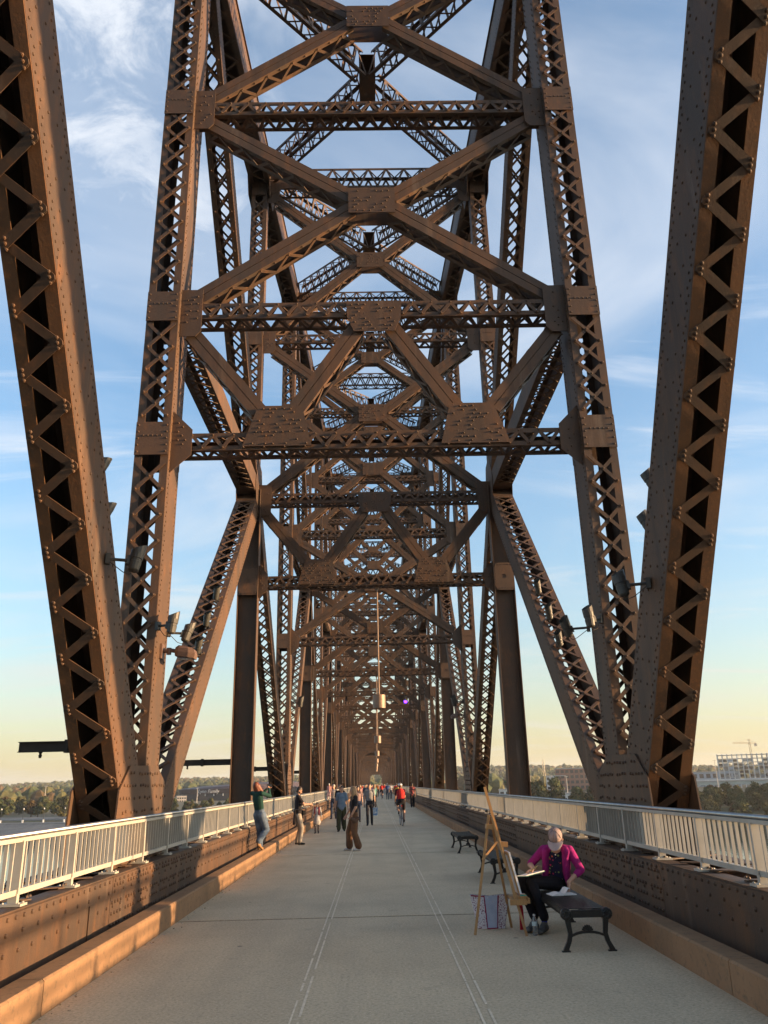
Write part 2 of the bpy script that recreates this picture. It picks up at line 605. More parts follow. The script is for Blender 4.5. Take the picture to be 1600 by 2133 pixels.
def laced(name, s, A, B, depth, kind='X', pitch=0.46, bw=0.062, fl=0.135, ends=(0.6, 0.6), parts=False, faces=(1, -1), back_plate=False,
          riv=0, ties=(), xi=XI, xo=XO, label=None, twin=True):
    """built-up member in the truss plane: two riveted webs, flange angles and lacing. A, B = (y, z)"""
    A, B = np.array(A, float), np.array(B, float)
    d = B - A
    L = np.linalg.norm(d)
    d /= L
    n = np.array([d[1], -d[0]])
    if n[0] > 0 or (abs(n[0]) < 1e-6 and n[1] > 0):
        n = -n                                   # n points to the camera side

    def P(x, t, q):                               # t along, q along n
        y, z = A + d * t + n * q
        return np.array([s * x, y, z])
    U, NN, XX = np.array([0, d[0], d[1]]), np.array([0, n[0], n[1]]), np.array([s, 0, 0.0])
    h = depth / 2
    m = MB()
    m.obox(P(xi + 0.011, L / 2, 0), U * L / 2, NN * h, XX * 0.011)
    m.obox(P(xo - 0.011, L / 2, 0), U * L / 2, NN * h, XX * 0.011)
    m_main = m
    if back_plate:
        m = MB()
    for q in (1, -1):
        m.obox(P(xi + 0.003 + fl / 2, L / 2, q * (h + 0.009)), U * (L / 2 - 0.004), XX * fl / 2, NN * 0.009)
        m.obox(P(xo - 0.003 - fl / 2, L / 2, q * (h + 0.009)), U * (L / 2 - 0.004), XX * fl / 2, NN * 0.009)
        for e in (0, 1):                           # end tie plates
            if ends[e] > 0.05:
                t0 = ends[e] / 2 + 0.01 if e == 0 else L - ends[e] / 2 - 0.01
                m.obox(P((xi + xo) / 2, t0, q * (h + 0.026)), U * ends[e] / 2, XX * ((xo - xi) / 2 - 0.012), NN * 0.007)
        for t0, th in ties:
            m.obox(P((xi + xo) / 2, t0, q * (h + 0.053)), U * th / 2, XX * ((xo - xi) / 2 - 0.006), NN * 0.006)
    m_fl, m = m, m_main
    if back_plate:
        m.obox(P((xi + xo) / 2, L / 2, -(h - 0.03)), U * (L / 2 - 0.01), XX * ((xo - xi) / 2 - 0.03), NN * 0.008)
    o = m.obj(name, STEEL, bridge)
    if back_plate:
        m_fl.obj('flange_angles', RUST, o)
    if label:
        o['label'] = label
    xa, xb = xi + 0.075, xo - 0.075
    for q in faces:
        if back_plate and q == -1:
            continue
        t = ends[0] + 0.05
        k = 0
        while t + pitch * 0.6 < L - ends[1]:
            t2 = min(t + pitch, L - ends[1] + 0.03)
            mid = (t + t2) / 2
            skip = any(abs(mid - t0) < th / 2 + 0.1 for t0, th in ties)
            if not skip:
                pr = [(xa, xb)] if k % 2 == 0 or kind == 'X' else [(xb, xa)]
                if kind == 'X':
                    pr.append((xb, xa))
                for jj, (x1, x2) in enumerate(pr):
                    off = q * (h + 0.018 + 0.007 + (0.0135 if (jj or (kind == 'Z' and k % 2)) else 0))
                    a, b = P(x1, t, off), P(x2, t2, off)
                    if parts and q == 1:
                        lace_part(o, a, b, bw, 0.012, NN)
                    else:
                        LACE.bar(a + (b - a) * -0.04, b + (b - a) * 0.04, bw, 0.012, NN)
                if riv and q == 1:
                    oo = q * (h + 0.044)
                    RIV.rivets([P(xa, t, oo), P(xb, t, oo)] if kind == 'X' else [P(xa if k % 2 == 0 else xb, t, oo),
                               P(xa if k % 2 == 0 else xb, t + 0.06, oo), P(xb if k % 2 == 0 else xa, t2 - 0.06, oo - 0.008)], NN * q, riv, riv * 0.8)
                    if kind == 'X':
                        RIV.rivets([P((xa + xb) / 2, (t + t2) / 2, oo)], NN * q, riv * 0.85, riv * 0.7)
            t = t2
            k += 1
        if riv and q == 1:
            for t0, th in ties:
                for tt in np.linspace(t0 - th / 2 + 0.06, t0 + th / 2 - 0.06, 5):
                    RIV.rivets([P(xi + 0.05, tt, h + 0.059), P(xo - 0.05, tt, h + 0.059)], NN, riv * 0.8, riv * 0.7)
                RIV.rivets([P(x, t0 + 0.05, h + 0.059) for x in np.linspace(xi + 0.14, xo - 0.14, 5)], NN, riv * 0.8, riv * 0.7)
    if riv:                                        # staggered rows on the inner web
        cols = [-0.42, -0.36, 0.36, 0.42] if depth > 0.5 else [-0.38, 0.38]
        if depth > 0.8:
            cols += [-0.14, 0.14]
        for ci, c in enumerate(cols):
            tt = np.arange(0.2 + (ci % 2) * 0.085, L - 0.1, 0.17 if abs(c) > 0.2 else 0.34)
            RIV.rivets([P(xi, t, c * depth) for t in tt], -XX, riv * 0.8, riv * 0.6)
    return o


def plate_yz(name, s, pts, x0, x1, parent=None):
    m = MB()
    m.prism([(s * x0, y, z) for y, z in pts], (s * (x1 - x0), 0, 0))
    return m.obj(name, STEEL, parent or bridge)


def inpoly(p, poly):
    c = False
    j = len(poly) - 1
    for i in range(len(poly)):
        (xi_, yi), (xj, yj) = poly[i], poly[j]
        if (yi > p[1]) != (yj > p[1]) and p[0] < (xj - xi_) * (p[1] - yi) / (yj - yi) + xi_:
            c = not c
        j = i
    return c


def plate_xz(name, pts, y, t=0.016, riv=0.0, sp=0.13, rseed=0, parent=None, margin=0.06, rows=None):
    """gusset plate facing the camera at y (front), rivets scattered on a staggered grid"""
    m = MB()
    m.prism([(x, y, z) for x, z in pts], (0, t, 0))
    o = m.obj(name, STEEL, parent or bridge)
    if riv:
        pp = np.array(pts)
        cx_, cz_ = pp.mean(0)
        sh = [((x - cx_) * (1 - margin / max(0.2, abs(x - cx_) + 1e-6) * 1.0) + cx_, (z - cz_) * 0.88 + cz_) for x, z in pts]
        r = random.Random(rseed)
        P = []
        zz = pp[:, 1].min() + 0.05
        row = 0
        while zz < pp[:, 1].max() - 0.03:
            xx = pp[:, 0].min() + 0.05 + (row % 2) * sp * 0.5
            while xx < pp[:, 0].max() - 0.03:
                if inpoly((xx, zz), sh) and r.random() < 0.42:
                    P.append((xx + r.uniform(-.012, .012), y, zz + r.uniform(-.008, .008)))
                xx += sp
            zz += sp * 0.62
            row += 1
        RIV.rivets(P, (0, -1, 0), riv, riv)
    return o


def strut(name, i, ztop, x, h=0.33, dp=0.45, riv=0.0, pitch=0.18):
    """laced cross strut between the trusses at panel point i"""
    y = YN(i) + 0.14
    m = MB()
    a = 0.085
    for zz, sg in ((ztop, -1), (ztop - h, 1)):
        for yy, sy in ((y, 1), (y + dp, -1)):
            m.box(-x, x, yy, yy + sy * 0.014, zz, zz + sg * a)
            m.box(-x + 0.002, x - 0.002, yy + sy * 0.0145, yy + sy * a, zz, zz + sg * 0.014)
    o = m.obj(name, STEEL, bridge)
    n = int(2 * x / pitch)
    p = 2 * x / n
    for q in range(n):
        x0 = -x + q * p
        z0, z1 = (ztop - 0.045, ztop - h + 0.045) if q % 2 == 0 else (ztop - h + 0.045, ztop - 0.045)
        for yy in (y - 0.006 - 0.012 * (q % 2), y + dp + 0.006 + 0.012 * (q % 2)):
            LACE.bar((x0, yy, z0), (x0 + p, yy, z1), 0.062, 0.011, (0, 1, 0))
        y0, y1 = (y + 0.045, y + dp - 0.045) if q % 2 == 0 else (y + dp - 0.045, y + 0.045)
        LACE.bar((x0, y0, ztop - h - 0.006), (x0 + p, y1, ztop - h - 0.006), 0.06, 0.011, (0, 0, 1))
        if i < 8:
            LACE.bar((x0, y0, ztop + 0.006), (x0 + p, y1, ztop + 0.006), 0.06, 0.011, (0, 0, 1))
        if riv:
            RIV.rivets([(x0, y - 0.024, z0)], (0, -1, 0), riv, riv)
    return o


def brace(name, i, p, q, w=0.30, dp=0.40, riv=0.0):
    """sway brace: pairs of angles back to back, front and rear, laced above and below"""
    y = YN(i) + 0.165
    p, q = np.array([p[0], 0, p[1]]), np.array([q[0], 0, q[1]])
    d = q - p
    L = np.linalg.norm(d)
    d /= L
    n = np.array([-d[2], 0, d[0]])
    c = (p + q) / 2
    m = MB()
    for yy, sy in ((y, 1), (y + dp, -1)):
        for sg in (1, -1):
            m.obox(c + n * sg * (w / 4 + 0.004) + np.array([0, yy + sy * 0.008, 0]), d * L / 2, n * (w / 4 - 0.003), (0, 0.008, 0))
            m.obox(c + n * sg * (w / 2 - 0.007) + np.array([0, yy + sy * 0.058, 0]), d * (L / 2 - 0.003), n * 0.006, (0, 0.042, 0))
        m.obox(c + np.array([0, yy + sy * 0.024, 0]), d * (L / 2 - 0.004), n * 0.05, (0, 0.007, 0))
    o = m.obj(name, STEEL, bridge)
    nn = max(2, int(L / 0.3))
    for k in range(nn):
        t0, t1 = L * k / nn, L * (k + 1) / nn
        y0, y1 = (y + 0.05, y + dp - 0.05) if k % 2 == 0 else (y + dp - 0.05, y + 0.05)
        for sg in (1, -1) if i < 8 else (-1,):
            b = p + n * sg * (w / 2 + 0.006)
            LACE.bar(b + d * t0 + (0, y0, 0), b + d * t1 + (0, y1, 0), 0.06, 0.011, n)
        if riv:
            b = p + n * (-np.sign(n[2]) if n[2] else 1) * (w / 2 + 0.011)
            RIV.rivets([b + d * t0 + (0, y + 0.05, 0)], -n * np.sign(n[2]), riv, riv)
    return o


def sway_frame(i, riv=0.0):
    zs = LEV[i]
    x = XI + 0.02
    yf = YN(i) + 0.14 - 0.04
    for k, z in enumerate(zs):
        if k == len(zs) - 1 and i > 2:
            continue                                # the top strut belongs to the top bracing
        strut('cross_strut', i, z, x - 0.02, riv=riv)
    # knee gussets at the lowest strut
    z = zs[0]
    for s in (-1, 1):
        pl = [(s * (XI - 0.005), z - 0.75), (s * (XI - 0.005), z + 0.42), (s * (XI - 0.36), z + 0.06), (s * (XI - 0.36), z - 0.42)]
        plate_xz('gusset_plate', pl, yf, riv=riv, rseed=i * 10 + s)
        for k in range(1, len(zs)):
            zz = zs[k]
            pl = [(s * (XI - 0.005), zz - 0.72), (s * (XI - 0.005), zz + 0.28), (s * (XI - 0.40), zz + 0.28), (s * (XI - 0.40), zz - 0.60),
                  (s * (XI - 0.30), zz - 0.72)]
            plate_xz('gusset_plate', pl, yf, riv=riv, rseed=i * 10 + s + k)
    for k in range(len(zs) - 1):
        z0, z1 = zs[k], zs[k + 1]
        if z1 - z0 < 3.2:                           # W bracing above the portal clearance
            zl, zu = z0 + 0.08, z1 - 0.42
            for s in (-1, 1):
                brace('sway_brace', i, (s * (XI - 0.22), z1 - 0.62), (s * 2.1, zl + 0.36), riv=riv)
                brace('sway_brace', i, (s * 1.45, zl + 0.36), (s * 0.32, zu - 0.12), riv=riv)
                plate_xz('gusset_plate', [(s * 2.36, z0 - 0.28), (s * 2.10, zl + 0.42), (s * 1.32, zl + 0.42), (s * 1.14, z0 - 0.28)], yf, riv=riv,
                         rseed=i * 7 + s, sp=0.12)
            plate_xz('gusset_plate', [(-0.52, z1 - 0.01), (0.52, z1 - 0.01), (0.50, z1 - 0.36), (0.38, z1 - 0.66), (-0.38, z1 - 0.66), (-0.50, z1 - 0.36)], yf, riv=riv,
                     rseed=i * 7, sp=0.12)
        else:
            zm = (z0 + z1) / 2 - 0.12
            hx, hz = 0.46, 0.30
            for s in (-1, 1):
                brace('sway_brace', i, (s * (XI - 0.30), z0 + 0.16), (s * (hx - 0.06), zm - 0.14), riv=riv)
                brace('sway_brace', i, (s * (hx - 0.06), zm + 0.14), (s * (XI - 0.30), z1 - 0.50), riv=riv)
            plate_xz('gusset_plate', [(-hx, zm - hz), (hx, zm - hz), (hx, zm + hz), (-hx, zm + hz)], yf, riv=riv, rseed=i * 3 + k, sp=0.125)
            mb = MB()                              # filler behind the plate
            mb.box(-hx + 0.02, hx - 0.02, YN(i) + 0.50, YN(i) + 0.52, zm - hz + 0.02, zm + hz - 0.02)
            mb.obj('gusset_plate', STEEL, bridge)


def lattice_beam(name, A, B, w=0.34, h=0.62, pitch=0.55, up=(0, 0, 1)):
    """light lattice of the top bracing between 3-D points"""
    A, B = np.asarray(A, float), np.asarray(B, float)
    d = B - A
    L = np.linalg.norm(d)
    d /= L
    up = np.asarray(up, float)
    s = np.cross(d, up)
    s /= np.linalg.norm(s)
    u = np.cross(s, d)
    m = MB()
    for a in (1, -1):
        for b in (1, -1):
            m.obox((A + B) / 2 + s * a * (w / 2 - 0.006) + u * b * (h / 2 - 0.04), d * L / 2, u * 0.04, s * 0.006)
            m.obox((A + B) / 2 + s * a * (w / 2 - 0.055) + u * b * (h / 2 - 0.007), d * (L / 2 - 0.003), u * 0.006, s * 0.042)
    o = m.obj(name, STEEL, bridge)
    n = max(2, int(L / pitch))
    for k in range(n):
        t0, t1 = L * k / n, L * (k + 1) / n
        tm = (t0 + t1) / 2
        for a in (1, -1):
            b0 = A + s * a * (w / 2 + 0.006)
            LACE.bar(b0 + d * t0 - u * h * 0.45, b0 + d * tm + u * h * 0.45, 0.075, 0.01, s)
            LACE.bar(b0 + d * tm + u * h * 0.45, b0 + d * t1 - u * h * 0.45, 0.075, 0.01, s)
        for b in (1, -1):
            b0 = A + u * b * (h / 2 + 0.006)
            LACE.bar(b0 + d * t0 - s * w * 0.4, b0 + d * tm + s * w * 0.4, 0.045, 0.01, u)
            LACE.bar(b0 + d * tm + s * w * 0.4, b0 + d * t1 - s * w * 0.4, 0.045, 0.01, u)
    return o


# ---- members of the two trusses
for s in (-1, 1):
    side = 'left' if s < 0 else 'right'
    # the massive near diagonal that rises over the walkway behind the viewer
    laced('main_diagonal', s, (12.62, 0.55), (2.67, 14.9), 0.85, 'Z', 0.36, 0.108, 0.15, ends=(1.15, 0.4), parts=True, back_plate=True, riv=0.027,
          label=None)
    # near end of the span behind the viewer
    laced('vertical_post', s, (YC(1), ZB), (YC(1), TOPZ[1]), 0.5, 'X', faces=())
    laced('end_post', s, (YC(0), 0.6), (YC(1), TOPZ[1]), 0.8, 'X', faces=())
    for i in range(2, 16):
        near = i == 2
        zt = TOPZ[i]
        ties = [(z - 0.16 - ZB, 0.62) for z in LEV[i]]
        if i % 2 == 0:
            laced('vertical_post', s, (YC(i), ZB), (YC(i), zt), 0.72, 'X', 0.46 if i < 6 else 0.6, 0.062, ends=(1.2, 0.8), parts=near, ties=ties,
                  riv=0.026 if near else (0.024 if i == 4 else 0), faces=(1, -1))
        else:
            zm = ZM.get(i, zt - 4)
            y = YC(i) - 0.18
            m = MB()                                # solid hanger: web plate between two flanges
            m.box(s * 3.54, s * 4.10, y - 0.011, y + 0.011, ZB, zm)
            for xf in (3.52, 4.10):
                m.box(s * xf, s * (xf + 0.02), y - 0.19, y + 0.19, ZB, zm)
                for sy in (-1, 1):
                    xa = xf + 0.022 if xf < 3.8 else xf - 0.112
                    m.box(s * xa, s * (xa + 0.09), y + sy * 0.0115, y + sy * 0.024, ZB + 0.01, zm)
            m.obj('hanger', STEEL, bridge)
            if i <= 5:
                RIV.rivets([(s * x, y - 0.024, z) for x in (3.60, 4.04) for z in np.arange(1.2, zm - 0.4, 0.13)], (0, -1, 0), 0.017, 0.012)
            m = MB()                                # tie plate with a round hole at the lowest strut
            z0 = LEV[i][0]
            ang = np.linspace(0, 2 * math.pi, 17)[:-1]
            sq = []
            for a in ang:
                c_, s_ = math.cos(a), math.sin(a)
                k = 1 / max(abs(c_) / 0.29, abs(s_) / 0.42)
                sq.append((c_ * k, s_ * k))
            v = []
            for ring in ([(0.07 * math.cos(a), 0.07 * math.sin(a)) for a in ang], sq):
                v += [(s * (3.81 + px), y - 0.20, z0 - 0.17 + pz) for px, pz in ring]
            j = np.arange(16)
            kk = (j + 1) % 16
            fc = np.stack([j, kk, 16 + kk, 16 + j], 1)
            m.add(v, fc if s < 0 else fc[:, ::-1])
            m.box(s * 3.52, s * 4.10, y - 0.185, y - 0.18, z0 - 0.585, z0 + 0.245)
            m.obj('tie_plate', STEEL, bridge)
            if i <= 5:
                RIV.rivets([(s * x, y - 0.20, z0 - 0.17 + zz) for zz in (-0.36, 0.36) for x in np.linspace(3.58, 4.05, 6)] +
                           [(s * x, y - 0.20, z0 - 0.17 + zz) for x in (3.57,) for zz in np.linspace(-0.3, 0.3, 7)], (0, -1, 0), 0.017, 0.014)
            if i in ZM:
                laced('upper_post', s, (YC(i) - 0.1, zm), (YC(i) - 0.1, zt), 0.42, 'X', 0.42 if i < 6 else 0.6, 0.055, ends=(0.9, 0.7),
                      ties=[(z - 0.16 - zm, 0.55) for z in LEV[i][2:]], riv=0.02 if i == 3 else 0, faces=(1, -1), xi=XI + 0.02, xo=XO - 0.02)
    # subdivided diagonals
    for (a, mdl, b) in ((2, 3, 4), (4, 5, 6), (6, 7, 8), (10, 9, 8), (12, 11, 10), (14, 13, 12)):
        zm = ZM[mdl]
        d1, yM = TOPZ[a], YC(mdl)
        near = a == 2
        fcs = (1, -1)
        laced('main_diagonal', s, (YC(a) + 0.2, d1 - 0.3), (yM - 0.1, zm + 0.2), 0.55, 'X', 0.5, 0.055, ends=(0.9, 0.9), riv=0.02 if near else 0, faces=fcs,
              xi=XI + 0.004, xo=XO - 0.004)
        laced('main_diagonal', s, (yM + 0.1, zm - 0.2), (YC(b) - 0.2, ZB), 0.55, 'X', 0.5, 0.05, ends=(0.7, 1.2), riv=0.02 if near else 0, faces=fcs,
              xi=XI + 0.004, xo=XO - 0.004)
        laced('sub_diagonal', s, (YC(a) + (0.35 if a < b else -0.35), ZB + 0.2), (yM - (0.16 if a < b else -0.16), zm - 0.35), 0.58, 'X', 0.46, 0.055, ends=(1.0, 0.75), parts=near,
              riv=0.02 if near else 0, faces=fcs, xi=XI - 0.004, xo=XO + 0.004)
        laced('longitudinal_strut', s, (YC(a) + (0.36 if a < b else -0.36), zm + 0.05), (yM - (0.2 if a < b else -0.2), zm + 0.05), 0.50, 'X', 0.40, 0.05, ends=(0.4, 0.9), faces=fcs,
              xi=XI + 0.007, xo=XO - 0.007)
        # joint plates at the meeting point
        for x0 in (XI - 0.012, XO + 0.002):
            plate_yz('gusset_plate', s, [(yM - 0.9, zm + 0.1), (yM - 0.45, zm + 0.95), (yM + 0.25, zm + 0.8), (yM + 0.75, zm - 0.5), (yM + 0.2, zm - 0.95), (yM - 0.7, zm - 0.75)], x0, x0 + 0.01)
    # top chord
    for i in range(1, 15):
        A, B = np.array([YC(i), TOPZ[i]]), np.array([YC(i + 1), TOPZ[i + 1]])
        L = np.linalg.norm(B - A)
        d = (B - A) / L
        n = np.array([-d[1], d[0]])
        U, NN = np.array([0, *d]), np.array([0, *n])
        c = np.array([0, *((A + B) / 2)])
        m = MB()
        for xf in (XI - 0.06, XO + 0.04):
            m.obox(c + (s * (xf + 0.01), 0, 0), U * (L / 2 - 0.004), NN * 0.48, (0.01, 0, 0))
            xa = xf + 0.09 if xf < 3.8 else xf - 0.07
            m.obox(c + (s * xa, 0, 0) - NN * 0.49, U * (L / 2 - 0.006), (0.075, 0, 0), NN * 0.009)
        m.obox(c + (s * (XI + XO) / 2, 0, 0) + NN * 0.492, U * (L / 2 - 0.005), (0.40, 0, 0), NN * 0.012)
        m.obj('top_chord', STEEL, bridge)
        k, t = 0, 0.5
        while t < L - 0.6 and i < 9:
            xs = (XI + 0.06, XO - 0.06) if k % 2 == 0 else (XO - 0.06, XI + 0.06)
            b0 = np.array([0, *A]) + U * t - NN * 0.507
            LACE.bar(b0 + (s * xs[0], 0, 0), b0 + U * 0.42 + (s * xs[1], 0, 0), 0.07, 0.012, NN)
            t += 0.42
            k += 1
        if i < 6:
            RIV.rivets([np.array([s * (XI - 0.06), *(A + d * t + n * q)]) for q in (-0.33, 0.33) for t in np.arange(0.2, L, 0.16)], (-s, 0, 0), 0.018, 0.013)
        y, z = YC(i), TOPZ[i]
        for x0 in (XI - 0.085, XO + 0.066):
            plate_yz('gusset_plate', s, [(y - 0.75, z + 0.3), (y - 0.75, z - 0.55), (y - 0.45, z - 1.15), (y + 0.45, z - 1.15), (y + 0.8, z - 0.5), (y + 0.8, z + 0.35)], x0, x0 + 0.018)
        if i < 5:
            RIV.rivets([(s * (XI - 0.085), y + a, z + b) for a in np.arange(-0.6, 0.65, 0.13) for b in np.arange(-0.95, 0.1, 0.12)], (-s, 0, 0), 0.017, 0.013)
    laced('end_post', s, (YC(15), TOPZ[15]), (YC(16), 0.7), 0.8, 'X', 0.8, faces=(1,))

for i in range(1, 16):
    sway_frame(i, riv=0.021 if i < 4 else (0.019 if i < 6 else 0.0))

# top lateral bracing: crosses of lattice beams with a centre plate, and a lattice strut at every panel point
for i in range(1, 15):
    z0, z1 = TOPZ[i] - 0.05, TOPZ[i + 1] - 0.05
    y0, y1 = YC(i) + 0.4, YC(i + 1) - 0.4
    if True:
        for sg in (-1, 1):
            lattice_beam('top_lateral', (-sg * (XI - 0.1), y0, z0), (-sg * 0.25, (y0 + y1) / 2 - 0.4, (z0 + z1) / 2), w=0.42, h=0.85)
            lattice_beam('top_lateral', (sg * 0.25, (y0 + y1) / 2 + 0.4, (z0 + z1) / 2), (sg * (XI - 0.1), y1, z1), w=0.42, h=0.85)
        m = MB()
        ym, zm = (y0 + y1) / 2, (z0 + z1) / 2
        m.box(-0.24, 0.24, ym - 0.5, ym + 0.5, zm + 0.36, zm + 0.375)
        m.box(-0.24, 0.24, ym - 0.5, ym + 0.5, zm - 0.375, zm - 0.36)
        m.box(-0.2, -0.185, ym - 0.42, ym + 0.42, zm - 0.355, zm + 0.355)
        m.box(0.185, 0.2, ym - 0.42, ym + 0.42, zm - 0.355, zm + 0.355)
        m.obj('gusset_plate', STEEL, bridge)
    if i > 2:
        lattice_beam('top_strut', (-XI + 0.05, YC(i), z0 - 0.25), (XI - 0.05, YC(i), z0 - 0.25), w=0.55, h=0.85, pitch=0.6)
        for s in (-1, 1):
            pl = [(s * (XI - 0.06), z0 - 1.0), (s * (XI - 0.06), z0 + 0.15), (s * (XI - 0.9), z0 + 0.15), (s * (XI - 1.25), z0 - 0.25), (s * (XI - 1.25), z0 - 0.66),
                  (s * (XI - 0.55), z0 - 0.70)]
            plate_xz('gusset_plate', pl, YC(i) - 0.29, riv=0.018 if i < 5 else 0, rseed=i)

# base gussets at panel points, bottom chord with its rivets
for s in (-1, 1):
    for i in range(2, 17, 2):
        y = YN(i)
        if i < 8:
            pl = [(y - 1.42, 0.76), (y - 1.30, 1.74), (y - 0.86, 2.07), (y + 0.54, 2.10), (y + 1.05, 1.86), (y + 1.33, 1.40), (y + 1.95, 0.76)] if i == 2 else \
                 [(y - 0.9, 0.76), (y - 0.6, 2.0), (y - 0.2, 2.6), (y + 0.6, 2.6), (y + 1.1, 1.9), (y + 1.9, 0.76)]
        else:
            pl = [(y - 1.6, 0.76), (y - 0.4, 2.3), (y + 0.7, 2.3), (y + 1.6, 0.76)]
        for x0 in (XI - 0.034, XO + 0.012):
            plate_yz('gusset_plate', s, pl, x0, x0 + 0.022)
        if i < 6:
            r = random.Random(i)
            P = []
            for zz in np.arange(0.95, 2.5, 0.17):
                yy = y - 1.5
                while yy < y + 2:
                    if inpoly((yy - 0.05, zz), pl) and inpoly((yy + 0.05, zz + 0.05), pl) and r.random() < 0.9:
                        P.append((s * (XI - 0.034), yy + r.uniform(-.012, .012), zz + r.uniform(-.012, .012)))
                    yy += r.choice((0.125, 0.125, 0.14, 0.26))
            RIV.rivets(P, (-s, 0, 0), 0.025, 0.026)
    for k in range(-2, 15):
        ya, yb = 10.33 + 10.42 * k + 0.006, 10.33 + 10.42 * (k + 1) - 0.006
        m = MB()
        m.box(s * 3.30, s * 3.318, ya, yb, -0.3, 0.762)
        m.box(s * 4.34, s * 4.358, ya, yb, -0.3, 0.762)
        m.box(s * 3.302, s * 3.53, ya + 0.002, yb - 0.002, 0.764, 0.778)
        m.box(s * 4.14, s * 4.356, ya + 0.002, yb - 0.002, 0.764, 0.778)
        m.box(s * 3.286, s * 3.299, ya + 0.001, yb - 0.001, 0.55, 0.758)      # flange angle on the web
        if s < 0:
            m.box(s * 3.284, s * 3.299, yb - 0.75, yb - 0.62, -0.2, 0.548)
        o = m.obj('bottom_chord', STEEL, bridge)
        t = ya + 0.2
        q = 0
        while t < min(yb - 0.4, 90):
            xs = (3.44, 4.22) if q % 2 == 0 else (4.22, 3.44)
            LACE.bar((s * xs[0], t, 0.787 + 0.013 * (q % 2)), (s * xs[1], t + 0.45, 0.787 + 0.013 * (q % 2)), 0.11, 0.012, (0, 0, 1))
            if t < 40:
                RIV.rivets([(s * xs[0], t, 0.812), (s * xs[0], t + 0.07, 0.812)], (0, 0, 1), 0.02, 0.018)
            t += 0.45
            q += 1
        if ya < 60:
            f = (-s, 0, 0)
            yend = min(yb, 62)
            for zz, sp, xx in ((0.72, 0.17, 3.286), (0.60, 0.34, 3.286), (0.44, 0.30, 3.30), (0.08, 0.30, 3.30)):
                RIV.rivets([(s * xx, yy, zz) for yy in np.arange(ya + 0.08, yend - 0.05, sp)], f, 0.024, 0.02)
            dense = (ya + 0.05, ya + 4.3)
            for zz in (0.67, 0.48, 0.36, 0.24, 0.13):
                P = []
                yy = dense[0]
                c = 0
                while yy < min(dense[1], yend):
                    if c % 5 != 4:
                        P.append((s * (3.286 if zz > 0.55 else 3.30), yy, zz))
                    yy += 0.112
                    c += 1
                RIV.rivets(P, f, 0.025, 0.024)

# far portal of this span: an arched plate girder between the end posts
m = MB()
yp = YC(16) - 1.2
ang = np.linspace(0, math.pi, 19)
inner = [(3.35 * math.cos(a), 4.6 + 3.1 * math.sin(a)) for a in ang]
for k in range(18):
    (xa, za), (xb, zb_) = inner[k], inner[k + 1]
    m.prism([(xa, yp, za), (xb, yp, zb_), (xb, yp, 9.2), (xa, yp, 9.2)], (0, 0.3, 0))
m.obj('arched_portal', STEEL, bridge)

# the next span, seen only through the portal
nxt = MB()
for k in range(0, 38):
    y = 160 + 9.5 * k
    for s in (-1, 1):
        nxt.box(s * 3.55, s * 3.6, y, y + 0.6, 0.7, 13)
        nxt.box(s * 4.1, s * 4.15, y, y + 0.6, 0.7, 13)
        if k % 2 == 0 and k < 36:
            nxt.bar((s * 3.9, y, 1), (s * 3.9, y + 9.5, 12), 0.6, 0.5, (1, 0, 0))
            nxt.bar((s * 3.9, y + 9.5, 12), (s * 3.9, y + 19, 1), 0.6, 0.5, (1, 0, 0))
    nxt.box(-3.55, 3.55, y + 0.1, y + 0.45, 7.0, 7.5)
    nxt.box(-3.55, 3.55, y + 0.1, y + 0.45, 11.6, 12.1)
    nxt.bar((-3.5, y + .3, 7.3), (0, y + .3, 11.8), 0.35, 0.3, (0, 1, 0))
    nxt.bar((3.5, y + .3, 7.3), (0, y + .3, 11.8), 0.35, 0.3, (0, 1, 0))
    if k % 6 == 0:
        for q in range(18):
            (xa, za), (xb, zb_) = inner[q], inner[q + 1]
            nxt.prism([(xa, y - .5, za), (xb, y - .5, zb_), (xb, y - .5, 9.2), (xa, y - .5, 9.2)], (0, 0.3, 0))
for s in (-1, 1):
    nxt.box(s * 3.30, s * 4.35, 156, 520, -0.3, 0.77)
    nxt.box(s * 3.55, s * 4.2, 165, 515, 12.9, 13.6)
nxt.obj('next_span', STEEL, bridge)
prv = MB()                     # unseen span behind the viewer, added to block sky light from behind
for k in range(0, 17):
    y = -11.0 - 9.8 * k
    zt = 14 + 9 * math.sin(math.pi * min(k + 1, 16) / 17)
    for s in (-1, 1):
        prv.box(s * 3.6, s * 3.64, y, y + 0.6, 0.7, zt)
        prv.box(s * 4.15, s * 4.19, y, y + 0.6, 0.7, zt)
        prv.bar((s * 3.9, y, 1 if k % 2 else zt), (s * 3.9, y - 9.8, zt if k % 2 else 1), 0.6, 0.5, (1, 0, 0))
        prv.bar((s * 3.9, y, zt), (s * 3.9, y - 9.8, 14 + 9 * math.sin(math.pi * min(k + 2, 16) / 17)), 0.7, 0.7, (1, 0, 0))
        prv.bar((s * 3.4, y + .3, 7.5), (-s * 3.4, y + .3, zt - 0.5), 0.4, 0.4, (0, 1, 0))
        prv.bar((s * 3.4, y, zt), (-s * 3.4, y - 9.8, zt), 0.6, 0.5, (0, 0, 1))
    for z in (7.4, 11.5, zt):
        prv.box(-3.55, 3.55, y + 0.05, y + 0.5, z - 0.45, z)
for s in (-1, 1):
    prv.box(s * 3.30, s * 4.35, -180, -10.6, -0.3, 0.77)
prv.obj('unseen_previous_span', STEEL, bridge)
print('lacing bars as parts', LACE_N[0])
RIV.obj('rivet_heads', STEEL, bridge, kind='stuff')
LACE.obj('fine_lacing', STEEL, bridge, kind='stuff')

